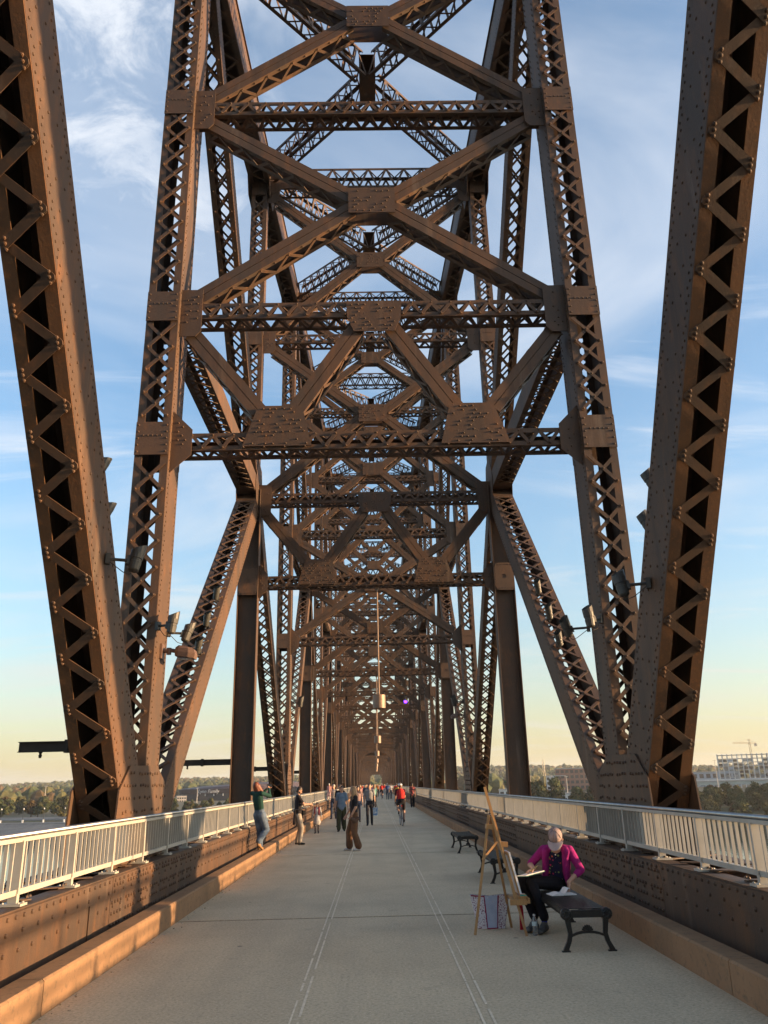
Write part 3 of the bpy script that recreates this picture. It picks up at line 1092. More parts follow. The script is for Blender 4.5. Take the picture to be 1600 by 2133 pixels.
# ================================================================== walkway: deck, kerbs, railings
KL, KR = 2.91, 2.84
deck = empty('walkway', 'pale grey concrete walkway running along the bridge', kind='structure')
JO = [12.165 + 10.4 * k for k in range(-18, 50)]
for k in range(len(JO) - 1):
    m = MB()
    m.box(-KL - 0.25, KR + 0.25, JO[k] + 0.032, JO[k + 1] - 0.032, -0.25, 0.0)
    m.obj('deck_slab', CONC, deck)
m = MB()
m.box(-4.4, 4.4, -180, 520, -0.42, -0.40)  # dark sheet added below, stands in for shade in the kerb gaps
m.obj('dark_under_sheet', DARK, deck)
m = MB()
for y in JO:
    m.box(-KL - 0.2, KR + 0.2, y - 0.0315, y + 0.0315, -0.05, -0.006)
m.obj('joint_seal', DARK, deck)
r = random.Random(3)
for x in (-0.83, -0.765, 0.675, 0.76):
    y = -2.0
    m = MB()
    while y < 110:
        L = r.uniform(0.25, 1.9)
        wv = r.uniform(0.007, 0.011)
        m.box(x - wv, x + wv, y, y + L, 0.003, 0.0042)
        y += L + r.choice((0.0, 0.02, 0.06, 0.14, 0.3)) + 0.004
    m.obj('sealed_saw_cut', LINEM, deck)
for s, kx, ym in ((-1, KL, 7.46), (1, KR, 7.50)):
    root = empty('left_kerb' if s < 0 else 'right_kerb', 'weathered concrete kerb along the edge of the walkway', kind='structure')
    k = -6
    while True:
        ya, yb = ym + 4.44 * k + 0.007, ym + 4.44 * (k + 1) - 0.007
        if ya > 515:
            break
        x0, x1, b = s * kx, s * (kx + 0.25), 0.018
        m = MB()
        m.prism([(x0, ya, -0.2), (x0, ya, 0.276 - b), (s * (kx + b), ya, 0.276), (s * (kx + 0.25 - b), ya, 0.276), (x1, ya, 0.276 - b), (x1, ya, -0.2)],
                (0, yb - ya, 0))
        m.obj('kerb_stone', KERB, root)
        k += 1
# little drifts of leaf litter and chips along the left kerb
m = MB()
r = random.Random(11)
for q in range(260):
    y = r.uniform(4, 40)
    x = -KL + abs(r.gauss(0, 0.07)) + 0.012
    a = r.uniform(0, 6.28)
    w = r.uniform(0.004, 0.016)
    c, sn = math.cos(a) * w, math.sin(a) * w
    m.prism([(x + c, y + sn, 0.001), (x - sn, y + c * 0.7, 0.001), (x - c, y - sn, 0.001), (x + sn, y - c, 0.001)], (0, 0, r.uniform(0.003, 0.011)))
LEAFC = mat('leaf_litter', (0.30, 0.22, 0.12), (0.5, 0.46, 0.4), 40.0, 0.45, 0.55, rough=0.9)
tag(m.obj('leaf_litter', LEAFC), 'dry leaf crumbs and chips lying along the left kerb', 'litter', kind='stuff')

POST0, BAY = 7.87, 1.345
base_me = MB()
base_me.box(-0.10, 0.10, -0.075, 0.075, 0, 0.022)
base_me.rivets([(x, y, 0.022) for x in (-.07, .07) for y in (-.05, .05)], (0, 0, 1), 0.014, 0.014)
base_me.box(-0.04, 0.04, -0.028, 0.028, 0.022, 0.10)
BASE = base_me.mesh('base_plate', RAILM)
pm = MB()
pm.box(-0.045, 0.045, -0.019, 0.019, 0.10, 0.545)
POSTM = pm.mesh('post', RAILM)
bm_ = MB()
bm_.box(-0.016, 0.016, -0.008, 0.008, 0.12, 0.53)
BALM = bm_.mesh('baluster', RAILM)
for s in (-1, 1):
    root = empty('left_railing' if s < 0 else 'right_railing',
                 'cream metal baluster railing along the left edge of the walkway' if s < 0 else
                 'cream metal baluster railing along the right edge of the walkway', 'railing', (s * 3.42, 0, 0.782))
    cnt = 0
    far = MB()
    k = -3
    while True:
        y = POST0 + BAY * k
        if y > 330:
            break
        if y < 120:
            for nm, me in (('post', POSTM), ('base_plate', BASE)):
                o = bpy.data.objects.new(nm, me)
                COL.objects.link(o)
                o.parent = root
                o.location = (0, y, 0)
        else:
            far.box(-0.045, 0.045, y - 0.019, y + 0.019, 0.0, 0.545)
        for q in range(1, 10):
            yb = y + BAY * q / 10
            if yb > 6.0 and cnt < 300:
                o = bpy.data.objects.new('baluster', BALM)
                COL.objects.link(o)
                o.parent = root
                o.location = (0, yb, 0)
                cnt += 1
            else:
                far.box(-0.016, 0.016, yb - 0.008, yb + 0.008, 0.12, 0.53)
        k += 1
    far.obj('far_balusters', RAILM, root, kind='stuff')
    m = MB()
    m.box(-0.030, 0.030, 2, 332, 0.535, 0.572)
    m.obj('top_rail', RAILM, root)
    m = MB()
    m.tube([(0, 2, 0.595), (0, 40, 0.595), (0, 332, 0.595)], 0.024, 10)
    m.obj('handrail_tube', PIPE, root, smooth=True)
    m = MB()
    m.box(-0.028, 0.028, 2, 332, 0.085, 0.135)
    m.obj('bottom_rail', RAILM, root)

# ================================================================== lamps and other fittings on the bridge
def basis(d, up=(0, 0, 1)):
    d = np.asarray(d, float)
    d = d / np.linalg.norm(d)
    x = np.cross(up, d)
    x = x / np.linalg.norm(x)
    return x, np.cross(d, x), d


def floodlight(p, arm, axis, label, k=1.0, lens=None):
    """mount plate at p, arm vector, lamp body along axis (where it shines) with a slanted hood"""
    p, arm = np.asarray(p, float), np.asarray(arm, float) * k
    root = empty('floodlight', label, 'floodlight', p, group='floodlights clamped to the truss members')
    x, y, d = basis(axis, (0.1, 0.2, 0.97) if abs(axis[2]) < 0.9 else (0, 1, 0.1))
    an = arm / np.linalg.norm(arm)
    m = MB()
    m.obox(an * 0.03 * k, an * 0.03 * k, np.cross(an, (0, 0, 1)) * 0.05 * k, (0, 0, 0.07 * k))
    m.obj('mount', LAMPM, root)
    m = MB()
    m.tube([an * 0.05 * k, arm * 0.6, arm], 0.022 * k, 8)
    s_ = np.cross(d, an)
    m.obox(arm, an * 0.02 * k, d * 0.06 * k, s_ * 0.035 * k)
    m.obj('arm', LAMPM, root, smooth=False)
    c = arm + an * 0.09 * k
    m = MB()
    m.tube([c - d * 0.15 * k, c - d * 0.13 * k, c - d * 0.02 * k, c - d * 0.015 * k, c + d * 0.02 * k, c + d * 0.025 * k, c + d * 0.10 * k],
           [q * k for q in (0.055, 0.072, 0.082, 0.076, 0.077, 0.086, 0.09)], 14)
    m.obj('housing', LAMPM, root)
    m = MB()                                  # slanted hood, open at the top
    n = 14
    a = np.arange(n) * 2 * math.pi / n
    ring0 = c + d * 0.10 * k + 0.092 * k * (np.cos(a)[:, None] * x + np.sin(a)[:, None] * y)
    hh = (0.10 + 0.055 * np.cos(a - 0.7))[:, None] * k
    ring1 = ring0 + d * hh
    j = np.arange(n)
    kk = (j + 1) % n
    ring2 = ring1 + (c + d * 0.1 * k - ring0) * 0.05
    ring3 = ring0 + (c + d * 0.1 * k - ring0) * 0.05
    m.add(np.concatenate([ring0, ring1, ring2, ring3]), np.stack([j, kk, n + kk, n + j], 1), np.stack([n + j, n + kk, 2 * n + kk, 2 * n + j], 1),
          np.stack([2 * n + j, 2 * n + kk, 3 * n + kk, 3 * n + j], 1))
    m.obj('hood', LAMPM, root)
    m = MB()
    m.lathe(c + d * 0.102 * k, [(0.08 * k, 0), (0.08 * k, 0.012 * k), (0.04 * k, 0.022 * k)], 12, d)
    m.obj('lens', lens or GLASSY, root)
    m = MB()
    q0 = c - d * 0.15 * k
    m.tube([q0, q0 - d * 0.05 * k - an * 0.03 * k, q0 - d * 0.02 * k - an * 0.12 * k, an * 0.05 * k - d * 0.03], 0.006 * k, 6)
    m.obj('cable', DARK, root)
    return root


UP = (0.0, 0.05, 1.0)
for s, nm, spots in ((-1, 'left', ((9.62, 5.66), (9.97, 5.14), (9.88, 4.60))), (1, 'right', ((9.90, 5.46), (10.27, 4.97), (10.15, 4.20)))):
    for j, (y, z) in enumerate(spots):
        arm = (0, 0.10, 0.07) if j < 2 else (-s * 0.27, 0.10, 0.0)
        floodlight((s * (XI - 0.005), y, z) if j == 2 else (s * (XI + 0.16), y + 0.02, z + 0.06), arm, (-s * 0.25, 0.3, 1.0) if j < 2 else (-s * 0.12, 0.2, 1.0),
                   'floodlight on the massive %s foreground diagonal, %s of its three' % (nm, ('highest', 'middle', 'lowest')[j]), 1.0 if j == 2 else 0.9)
floodlight((-3.6, 12.52, 4.22), (0.2, -0.06, 0.0), (0.1, 0.05, 1), 'upright floodlight on the near edge of the left foreground post', 0.95)
floodlight((-3.6, 13.2, 4.24), (0.24, 0.1, 0.0), (0.25, 0.2, 1), 'floodlight on the far edge of the left foreground post', 0.95)
floodlight((3.6, 12.55, 4.19), (-0.16, -0.06, 0.0), (-0.1, 0.05, 1), 'upright floodlight on the near edge of the right foreground post', 0.95)
floodlight((3.6, 13.3, 4.20), (-0.3, 0.1, 0.0), (-0.3, -0.1, 1), 'floodlight leaning out from the far edge of the right foreground post', 0.95)
for s, nm in ((-1, 'left'), (1, 'right')):
    for j, (y, z) in enumerate(((17.95, 5.87), (17.05, 5.09), (16.39, 4.40))):
        floodlight((s * (XI + 0.12), y - 0.1, z), (-s * 0.02, -0.22, 0.05), (-s * 0.2, -0.35, 1.0),
                   'floodlight on the %s laced sub-diagonal behind the post, %s of three' % (nm, ('highest', 'middle', 'lowest')[j]), 0.85)
for s, y, z, lb in ((-1, 33.4, 5.0, 'small floodlight on the second left post along the bridge'), (1, 33.4, 4.9, 'small floodlight on the second right post along the bridge')):
    floodlight((s * 3.6, y, z), (-s * 0.25, 0, 0), (-s * 0.1, -0.1, 1), lb, 1.2)
PURPLE = bpy.data.materials.new('purple_led')
PURPLE.use_nodes = True
_b = PURPLE.node_tree.nodes['Principled BSDF']
_b.inputs['Base Color'].default_value = (0.1, 0.03, 0.8, 1)
_b.inputs['Emission Color'].default_value = (0.16, 0.03, 1.0, 1)
_b.inputs['Emission Strength'].default_value = 2.2
floodlight((1.93, 52.9, 7.05), (0, -0.15, -0.1), (-0.1, -1, -0.35), 'floodlight with a lit violet lens under a far cross strut', 1.4, lens=PURPLE)

# bronze area lamps on bracket arms
for s, y, z, lb in ((-1, 12.88, 3.87, 'bronze box-shaped area lamp on the left foreground post'), (1, 33.3, 4.35, 'bronze dome-like area lamp on the second right post')):
    root = empty('area_lamp', lb, 'lamp', (s * 3.6, y, z), group='bronze area lamps')
    a = np.array([-s * 1.0, 0.12, 0.0])
    m = MB()
    m.obox(a * 0.02, a * 0.02, (0, 0.09, 0), (0, 0, 0.12))
    m.obj('mount', BRONZE, root)
    m = MB()
    m.tube([a * 0.03, a * 0.16 + (0, 0, 0.02), a * 0.30 + (0, 0, 0.0)], [0.03, 0.035, 0.03], 8)
    m.tube([a * 0.13 + (0, 0, -0.05), a * 0.13 + (0, 0, 0.06)], 0.04, 8)
    m.obj('bracket_arm', BRONZE, root)
    m = MB()
    top = [(0.24, -0.07), (0.30, -0.12), (0.46, -0.13), (0.56, -0.10), (0.56, 0.10), (0.46, 0.13), (0.30, 0.12), (0.24, 0.07)]
    rings = []
    for zz, sc_ in ((-0.085, 1.0), (-0.01, 1.06), (0.055, 0.97), (0.09, 0.7)):
        rings.append([(-s * (0.40 + (px - 0.40) * sc_), py * sc_ + 0.04, zz - (px - 0.3) * 0.16) for px, py in top])
    v = np.array(rings).reshape(-1, 3)
    j = np.arange(8)
    kk = (j + 1) % 8
    fs = [np.stack([q * 8 + j, q * 8 + kk, (q + 1) * 8 + kk, (q + 1) * 8 + j], 1) for q in range(3)]
    fl = (lambda f: f) if s < 0 else (lambda f: f[..., ::-1])
    m.add(v, *[fl(f) for f in fs], fl(j[::-1]), fl(24 + j))
    m.obj('lamp_head', BRONZE, root)
    m = MB()
    m.box(-s * 0.29, -s * 0.52, -0.05, 0.13, -0.128, -0.118)
    m.obj('lens', GLASSY, root)

# pendant lamps on long rods down the middle of the bridge
pend = None
names = ('nearest', 'second nearest', 'third', 'fourth', 'fifth', 'sixth', 'farthest')
for j, i in enumerate(range(3, 16, 2)):
    zt = LEV[i][0] - 0.34
    root = empty('pendant_lamp', 'brown cylinder pendant lamp over the middle of the walkway, %s of the row' % names[j], 'pendant lamp', (0.015, YN(i) + 0.36, 3.79),
                 group='pendant lamps hanging in a row down the bridge')
    m = MB()
    m.tube([(0, 0, 0.36), (0, 0, zt - 3.79)], 0.024, 8)
    m.tube([(0, 0, zt - 3.79 - 0.06), (0, 0, zt - 3.79)], 0.06, 8)
    m.obj('rod', COPPER, root)
    m = MB()
    m.tube([(0, 0, 0.0), (0, 0, 0.37)], 0.180, 24, cap=False)
    m.tube([(0, 0, 0.365), (0, 0, 0.372), (0, 0, 0.39)], [0.178, 0.178, 0.05], 24)
    m.obj('shade', COPPER, root, smooth=False)
    m = MB()
    m.tube([(0, 0, 0.05), (0, 0, 0.06)], 0.165, 20)
    m.obj('lens', GLASSY, root)

# dark outrigger arms sticking out of the left truss at panel points
for i, wh in ((2, 'the left foreground post'), (3, 'the first left hanger'), (4, 'the second left post'), (5, 'the second left hanger')):
    root = empty('outrigger_arm', 'dark horizontal arm sticking out to the left behind %s' % wh, 'arm', (-4.2, YC(i) + 0.1, 2.42), group='outrigger arms of the left truss')
    m = MB()
    m.box(-1.55, 0.05, -0.045, 0.045, 0.068, 0.08)
    m.box(-1.55, 0.05, -0.045, 0.045, -0.08, -0.068)
    m.box(-1.548, 0.048, -0.008, 0.008, -0.067, 0.067)
    m.obj('i_beam', DARK, root)
    m = MB()
    m.tube([(-1.2, 0, -0.08), (-1.2, 0, -0.11), (-1.2, 0, -0.13), (-1.2, 0, -0.17)], [0.035, 0.018, 0.03, 0.02], 8)
    m.obj('insulator', DARK, root)
    m = MB()
    m.box(-0.82, -0.76, -0.06, 0.06, -0.1, 0.1)
    m.obj('clamp', DARK, root)
m = MB()
m.tube([(-3.7, 27.5, 5.18), (0, 27.5, 5.15), (3.7, 27.5, 5.18)], 0.006, 5)
tag(m.obj('cross_wire', DARK), 'thin wire strung across the bridge above the walkers', 'wire')


# ================================================================== river, banks, town and hills
ZW = -18.25
WATER = mat('river_water', (0.022, 0.032, 0.030), (0.03, 0.042, 0.038), 0.02, rough=0.08, bump=0.0)
_nt = WATER.node_tree
_pos = _nt.nodes.new('ShaderNodeNewGeometry').outputs['Position']
_mp = _nt.nodes.new('ShaderNodeMapping')
_mp.inputs['Scale'].default_value = (0.5, 0.16, 1)
_nt.links.new(_pos, _mp.inputs[0])
_nz = N(_nt.nodes, 'ShaderNodeTexNoise', Scale=1.6, Detail=6, Roughness=0.6)
_nt.links.new(_mp.outputs[0], _nz.inputs['Vector'])
_bp = N(_nt.nodes, 'ShaderNodeBump', Strength=0.06, Distance=0.25)
_nt.links.new(_nz.outputs[0], _bp.inputs['Height'])
_nt.links.new(_bp.outputs[0], _nt.nodes['Principled BSDF'].inputs['Normal'])
m = MB()
m.add([(-5000, -3000, ZW), (5000, -3000, ZW), (5000, 1500, ZW), (-5000, 1500, ZW)], [0, 1, 2, 3])
m.obj('river', WATER, kind='structure')


def bank_y(x):
    return 395 - 0.205 * x if x < 400 else 313


def ground_z(x, y):
    d = y - bank_y(x)
    z = ZW - 1.5
    if d > -6:
        z = ZW - 1.5 + min(d + 6, 34) / 34 * 7.4
    hill = 1 / (1 + math.exp(-(d - 1500) / 260))
    z += hill * (30 + 7 * math.sin(x * 0.0021 + 1) + 5 * math.sin(x * 0.0057))
    if d > 40:
        z += min((d - 40) / 900, 1) * 3
    return z


xs = np.concatenate([np.linspace(-4200, -900, 34), np.linspace(-850, 850, 70), np.linspace(900, 4200, 34)])
ds = np.concatenate([[-8, -6, 0, 6, 12, 20, 28, 36], np.linspace(50, 900, 18), np.linspace(960, 6000, 40)])
V = [(x, bank_y(x) + d, ground_z(x, bank_y(x) + d)) for d in ds for x in xs]
nx, nd = len(xs), len(ds)
F = [(a * nx + b, a * nx + b + 1, (a + 1) * nx + b + 1, (a + 1) * nx + b) for a in range(nd - 1) for b in range(nx - 1)]
GRASS = mat('bank_grass', (0.055, 0.062, 0.026), (0.10, 0.085, 0.045), 0.03, 0.4, 0.6, rough=0.95, c3=(0.04, 0.045, 0.02))
m = MB()
m.add(V, np.array(F))
m.obj('terrain', GRASS, kind='structure')
# stone apron of the left bank
STONE = mat('grey_revetment', (0.17, 0.165, 0.15), (0.12, 0.12, 0.11), 0.15, rough=0.95, c3=(0.22, 0.21, 0.19))
m = MB()
pr = [(-7, ZW - 1.2), (14, ZW + 3.2), (15, ZW + 3.9), (24, ZW + 4.1), (25, ZW + 5.3), (34, ZW + 6.2)]
X2 = np.linspace(-700, -70, 22)
V = [(x, bank_y(x) + d, z + 0.5) for d, z in pr for x in X2]
F = [(a * 22 + b, a * 22 + b + 1, (a + 1) * 22 + b + 1, (a + 1) * 22 + b) for a in range(len(pr) - 1) for b in range(21)]
m.add(V, np.array(F))
m.obj('stone_bank', STONE, kind='structure')

LAMPPOST = mat('dark_lamp_post', (0.05, 0.05, 0.05), None, rough=0.6)
LAMPWHITE = mat('white_lamp_globe', (0.75, 0.74, 0.7), None, rough=0.4)
for j, x in enumerate((-215, -203, -190, -178, -166, -156)):
    y = bank_y(x) + 19
    root = empty('promenade_lamp', '%s dark promenade lamp with a pale globe on the far left bank' % ('leftmost', 'second', 'third', 'fourth', 'fifth', 'rightmost')[j], 'street lamp', (x, y, ZW + 4.3), group='lamps along the far left bank')
    m = MB()
    m.tube([(0, 0, 0), (0, 0, 0.6), (0, 0, 6.8)], [0.28, 0.14, 0.10], 6)
    m.obj('pole', LAMPPOST, root)
    m = MB()
    m.ellipsoid((0, 0, 7.1), (0.33, 0.33, 0.45), 8, 5)
    m.obj('globe', LAMPWHITE, root)
    m = MB()
    m.box(-0.35, 0.35, -0.35, 0.35, -0.2, 1.6)
    m.obj('pedestal', LAMPWHITE, root)


# ---- trees
def leaf_mat(name, a, b, c):
    m = bpy.data.materials.new(name)
    m.use_nodes = True
    nt = m.node_tree
    bs = nt.nodes['Principled BSDF']
    bs.inputs['Roughness'].default_value = 0.75
    bs.inputs['Specular IOR Level'].default_value = 0.15
    pos = nt.nodes.new('ShaderNodeNewGeometry').outputs['Position']
    nz = N(nt.nodes, 'ShaderNodeTexNoise', Scale=0.22, Detail=4, Roughness=0.7)
    nt.links.new(pos, nz.inputs['Vector'])
    rp = nt.nodes.new('ShaderNodeValToRGB')
    rp.color_ramp.elements[0].position, rp.color_ramp.elements[0].color = 0.36, (*a, 1)
    rp.color_ramp.elements[1].position, rp.color_ramp.elements[1].color = 0.68, (*c, 1)
    e = rp.color_ramp.elements.new(0.52)
    e.color = (*b, 1)
    nt.links.new(nz.outputs[0], rp.inputs[0])
    nt.links.new(rp.outputs[0], bs.inputs['Base Color'])
    return m


LEAF = [leaf_mat('leaves_green', (0.045, 0.060, 0.026), (0.066, 0.080, 0.032), (0.095, 0.10, 0.040)),
        leaf_mat('leaves_olive', (0.062, 0.066, 0.026), (0.088, 0.086, 0.034), (0.12, 0.105, 0.042)),
        leaf_mat('leaves_rust', (0.06, 0.045, 0.02), (0.09, 0.06, 0.026), (0.115, 0.075, 0.033))]
BARK = mat('bark', (0.07, 0.055, 0.04), (0.1, 0.08, 0.06), 2.0, rough=0.95)


def crown_mesh(seed, R, H, nleaf, leaf):
    g = np.random.default_rng(seed)
    nb = 13
    bl = []
    for k in range(nb):
        a = g.uniform(0, 6.28)
        t = g.uniform(0, 1)
        rr = R * 0.62 * math.sin(math.pi * (0.18 + 0.72 * t)) * g.uniform(0.4, 1)
        bl.append((math.cos(a) * rr, math.sin(a) * rr, H * (0.16 + 0.72 * t), R * g.uniform(0.28, 0.5)))
    bl = np.array(bl)
    w = bl[:, 3] ** 2
    idx = g.choice(nb, nleaf, p=w / w.sum())
    dr = g.normal(size=(nleaf, 3))
    dr /= np.linalg.norm(dr, axis=1)[:, None]
    rad = bl[idx, 3] * (g.uniform(0.25, 1, nleaf) ** 0.4) * g.uniform(0.85, 1.12, nleaf)
    P = bl[idx, :3] + dr * rad[:, None] * np.array([1, 1, 0.85])
    n = dr + g.normal(scale=0.55, size=dr.shape)
    n /= np.linalg.norm(n, axis=1)[:, None]
    u = np.cross(n, g.normal(size=dr.shape))
    u /= np.linalg.norm(u, axis=1)[:, None]
    v = np.cross(n, u)
    sz = leaf * g.uniform(0.6, 1.3, nleaf)[:, None]
    Q = np.stack([P - u * sz, P - v * sz * 0.7 + n * sz * 0.15, P + u * sz, P + v * sz * 0.7 + n * sz * 0.15], 1).reshape(-1, 3)
    return Q, np.arange(nleaf * 4).reshape(-1, 4)


TREES = []
for k in range(6):
    R, H = ((4.6, 11.5), (5.6, 13), (4.0, 12.5), (6.2, 12), (5.0, 14), (3.6, 9.5))[k]
    mb = MB()
    mb.add(*crown_mesh(100 + k, R, H, 2000, 0.6))
    cm = [mb.mesh('crown', LEAF[q]) for q in range(3)]
    mb = MB()
    mb.tube([(0, 0, -1.5), (0.1, 0, H * 0.25), (0.0, 0.15, H * 0.6), (0.1, 0, H * 0.85)], [0.42, 0.3, 0.18, 0.05], 7)
    for q in range(5):
        a = q * 1.3
        mb.tube([(0.05, 0, H * (0.25 + 0.07 * q)), (math.cos(a) * R * 0.3, math.sin(a) * R * 0.3, H * (0.42 + 0.07 * q)),
                 (math.cos(a) * R * 0.6, math.sin(a) * R * 0.6, H * (0.5 + 0.08 * q))], [0.14, 0.09, 0.03], 5)
    TREES.append((cm, mb.mesh('trunk', BARK)))
TKIND = ('green', 'olive', 'rust')


def tree(x, y, k, q, sc_, label, group):
    root = empty('tree', label, 'tree', (x, y, ground_z(x, y) - 0.2), rng.uniform(0, 6.28), group)
    root.scale = (sc_ * rng.uniform(0.9, 1.12), sc_ * rng.uniform(0.9, 1.12), sc_ * rng.uniform(0.9, 1.1))
    for nm, me in (('crown', TREES[k][0][q]), ('trunk', TREES[k][1])):
        o = bpy.data.objects.new(nm, me)
        COL.objects.link(o)
        o.parent = root
    return root


def az_pt(az, dist):
    return math.sin(RAD(az)) * dist - 0.122, math.cos(RAD(az)) * dist


TR = random.Random(21)
# right bank: a dense stand beyond the water
for j in range(84):
    az = TR.uniform(20.0, 29.5)
    x = math.tan(RAD(az)) * 395 / (1 + 0.205 * math.tan(RAD(az)))
    row = j % 4
    y = bank_y(x) + 7 + row * 14 + TR.uniform(-4, 4)
    x = x * y / bank_y(x)
    q = TR.choices((0, 1, 2), (5, 4, 1.2))[0]
    tree(x, y, TR.randrange(6), q, TR.uniform(0.60, 0.80) * (1.05 if row > 1 else 0.95),
         '%s tree in the %s row of the stand beyond the water on the right' % (('deep green', 'olive green', 'reddish brown')[q], ('front', 'second', 'third', 'rear')[row]),
         '%s %s row trees on the right bank' % (TKIND[q], ('front', 'second', 'third', 'rear')[row]))
for j in range(34):
    az = TR.uniform(9.5, 17.0)
    x, y = az_pt(az, 395 + (j % 3) * 16 + TR.uniform(-5, 10))
    y = max(y, bank_y(x) + 6)
    q = TR.choices((0, 1, 2), (6, 4, 0.5))[0]
    tree(x, y, TR.randrange(6), q, TR.uniform(0.75, 1.0) * (0.8 if j % 3 == 0 else 1.15),
         '%s tree in the %s row between the right hanger and gusset' % (('deep green', 'olive green', 'reddish brown')[q], ('front', 'middle', 'rear')[j % 3]),
         '%s %s row trees behind the right truss' % (TKIND[q], ('front', 'middle', 'rear')[j % 3]))
# left bank
for j in range(46):
    az = TR.uniform(-27.5, -18.5)
    dd = TR.uniform(505, 640)
    x, y = az_pt(az, dd)
    nr = 'just' if dd < 545 else ('some way' if dd < 595 else 'far')
    y = max(y, bank_y(x) + 44)
    q = TR.choices((0, 1, 2), (4, 5, 1.5))[0]
    tree(x, y, TR.randrange(6), q, TR.uniform(0.7, 1.0),
         '%s tree standing %s behind the lamps of the far left bank' % (('deep green', 'olive green', 'reddish brown')[q], nr), '%s trees %s behind the left bank lamps' % (TKIND[q], nr))
for j in range(40):
    az = TR.uniform(-16.0, -7.0)
    dd = TR.uniform(440, 600)
    x, y = az_pt(az, dd)
    nr = 'near the water' if dd < 495 else ('midway to it' if dd < 550 else 'close to it')
    y = max(y, bank_y(x) + 40)
    q = TR.choices((0, 1, 2), (5, 4, 1))[0]
    tree(x, y, TR.randrange(6), q, TR.uniform(0.5, 0.72),
         '%s tree in front of the dark stadium, %s' % (('deep green', 'olive green', 'reddish brown')[q], nr), '%s trees before the stadium, %s' % (TKIND[q], nr))
# woods on the slopes behind: one mass
g = np.random.default_rng(5)
T = MB().ellipsoid((0, 0, 0), (1, 1, 1), 7, 5)
tv, tf = np.concatenate(T.v), T.f
for nm, n, q in (('green_woods', 2600, 0), ('olive_woods', 2200, 1), ('rust_woods', 900, 2)):
    mb = MB()
    az = g.uniform(-34, 34, n)
    dist = 700 + 2300 * g.uniform(0, 1, n) ** 0.8
    for a, dd in zip(az, dist):
        x, y = az_pt(a, dd)
        if (-15 < a < -4.5 and dd < 1150) or (10.5 < a < 15 and dd < 960) or (20.3 < a < 28 and dd < 1040):
            continue
        r = g.uniform(4.5, 9)
        jit = 1 + g.normal(scale=0.16, size=tv.shape)
        mb.add(tv * jit * (r, r, r * 0.95) + (x, y, ground_z(x, y) + r * 0.8 + g.uniform(0, 4)), *tf)
    tag(mb.obj(nm, LEAF[q]), ('distant green woods covering the hills behind the river', 'distant olive woods covering the hills behind the river',
                              'distant rust-coloured autumn woods covering the hills')[q], 'woods', kind='stuff')

# ---- buildings
MAROON = mat('maroon_cladding', (0.045, 0.028, 0.032), (0.06, 0.04, 0.045), 0.1, rough=0.6)
NAVY = mat('dark_facade', (0.018, 0.018, 0.026), (0.03, 0.03, 0.04), 0.2, rough=0.4)
WHITEP = mat('white_panel', (0.62, 0.62, 0.6), (0.5, 0.5, 0.5), 0.1, rough=0.6)
BLUEG = mat('blue_grey_panel', (0.38, 0.42, 0.46), (0.33, 0.37, 0.42), 0.08, rough=0.6)
GREYC = mat('raw_concrete_frame', (0.36, 0.35, 0.33), (0.28, 0.275, 0.26), 0.2, rough=0.8)
DGLASS = mat('dark_window_glass', (0.03, 0.035, 0.04), None, rough=0.12)
BRICKM = mat('red_brick_wall', (0.25, 0.11, 0.08), (0.3, 0.15, 0.1), 0.3, rough=0.9)
ROOFM = mat('pale_roof', (0.45, 0.43, 0.4), (0.38, 0.36, 0.33), 0.2, rough=0.8)

sx, sy = az_pt(-9.2, 900)
st = empty('stadium', 'dark maroon stadium with a curved roof and white sign beyond the trees', 'stadium', (sx, sy, -9.5))
n = 40
ang = np.linspace(0, 2 * math.pi, n + 1)[:-1]
RX, RY = 64.0, 52.0


def oval(k, z):
    return np.stack([RX * k * np.cos(ang), RY * k * np.sin(ang), np.full(n, z)], 1)


def bandmesh(rings, m_, nm, parent):
    mb = MB()
    j = np.arange(n)
    kk = (j + 1) % n
    mb.add(np.concatenate(rings), *[np.stack([q * n + j, q * n + kk, (q + 1) * n + kk, (q + 1) * n + j], 1) for q in range(len(rings) - 1)])
    return mb.obj(nm, m_, parent)


lift = 2.2 * np.cos(ang)[:, None] * np.array([0, 0, 1])
bandmesh([oval(0.97, -4), oval(0.97, 7.5)], NAVY, 'lower_wall', st)
bandmesh([oval(1.0, 5.5), oval(1.03, 10.0), oval(0.98, 12.6) + lift, oval(0.75, 14.4) + lift, oval(0.55, 13.9) + lift], MAROON, 'roof', st)
for q in range(26, 36):
    a = ang[q]
    mb = MB()
    p0 = np.array([RX * 0.985 * math.cos(a), RY * 0.985 * math.sin(a), 0])
    t = np.array([-math.sin(a), math.cos(a), 0])
    mb.obox(p0 + (0, 0, 4.6), t * 0.4, np.array([math.cos(a), math.sin(a), 0]) * 0.5, (0, 0, 1.3))
    mb.obj('facade_fin', WHITEP, st)
fc = bpy.data.curves.new('stadium_lettering', 'FONT')
fc.body = 'Lynn Family'
fc.size = 5.2
fc.shear = 0.25
fc.extrude = 0.12
fc.align_x = 'CENTER'
fo = bpy.data.objects.new('lettering', fc)
COL.objects.link(fo)
fo.parent = st
a_ = RAD(-112)
fo.location = (RX * 1.035 * math.cos(a_) , RY * 1.035 * math.sin(a_) - 0.6, 6.2)
fo.rotation_euler = (RAD(90), 0, RAD(-22))
fc.materials.append(WHITEP)
bpy.context.view_layer.update()
_me = bpy.data.meshes.new_from_object(fo.evaluated_get(bpy.context.evaluated_depsgraph_get()))
lt = bpy.data.objects.new('sign_letters', _me)
COL.objects.link(lt)
lt.parent = st
lt.location = fo.location
lt.rotation_euler = fo.rotation_euler
bpy.data.objects.remove(fo)


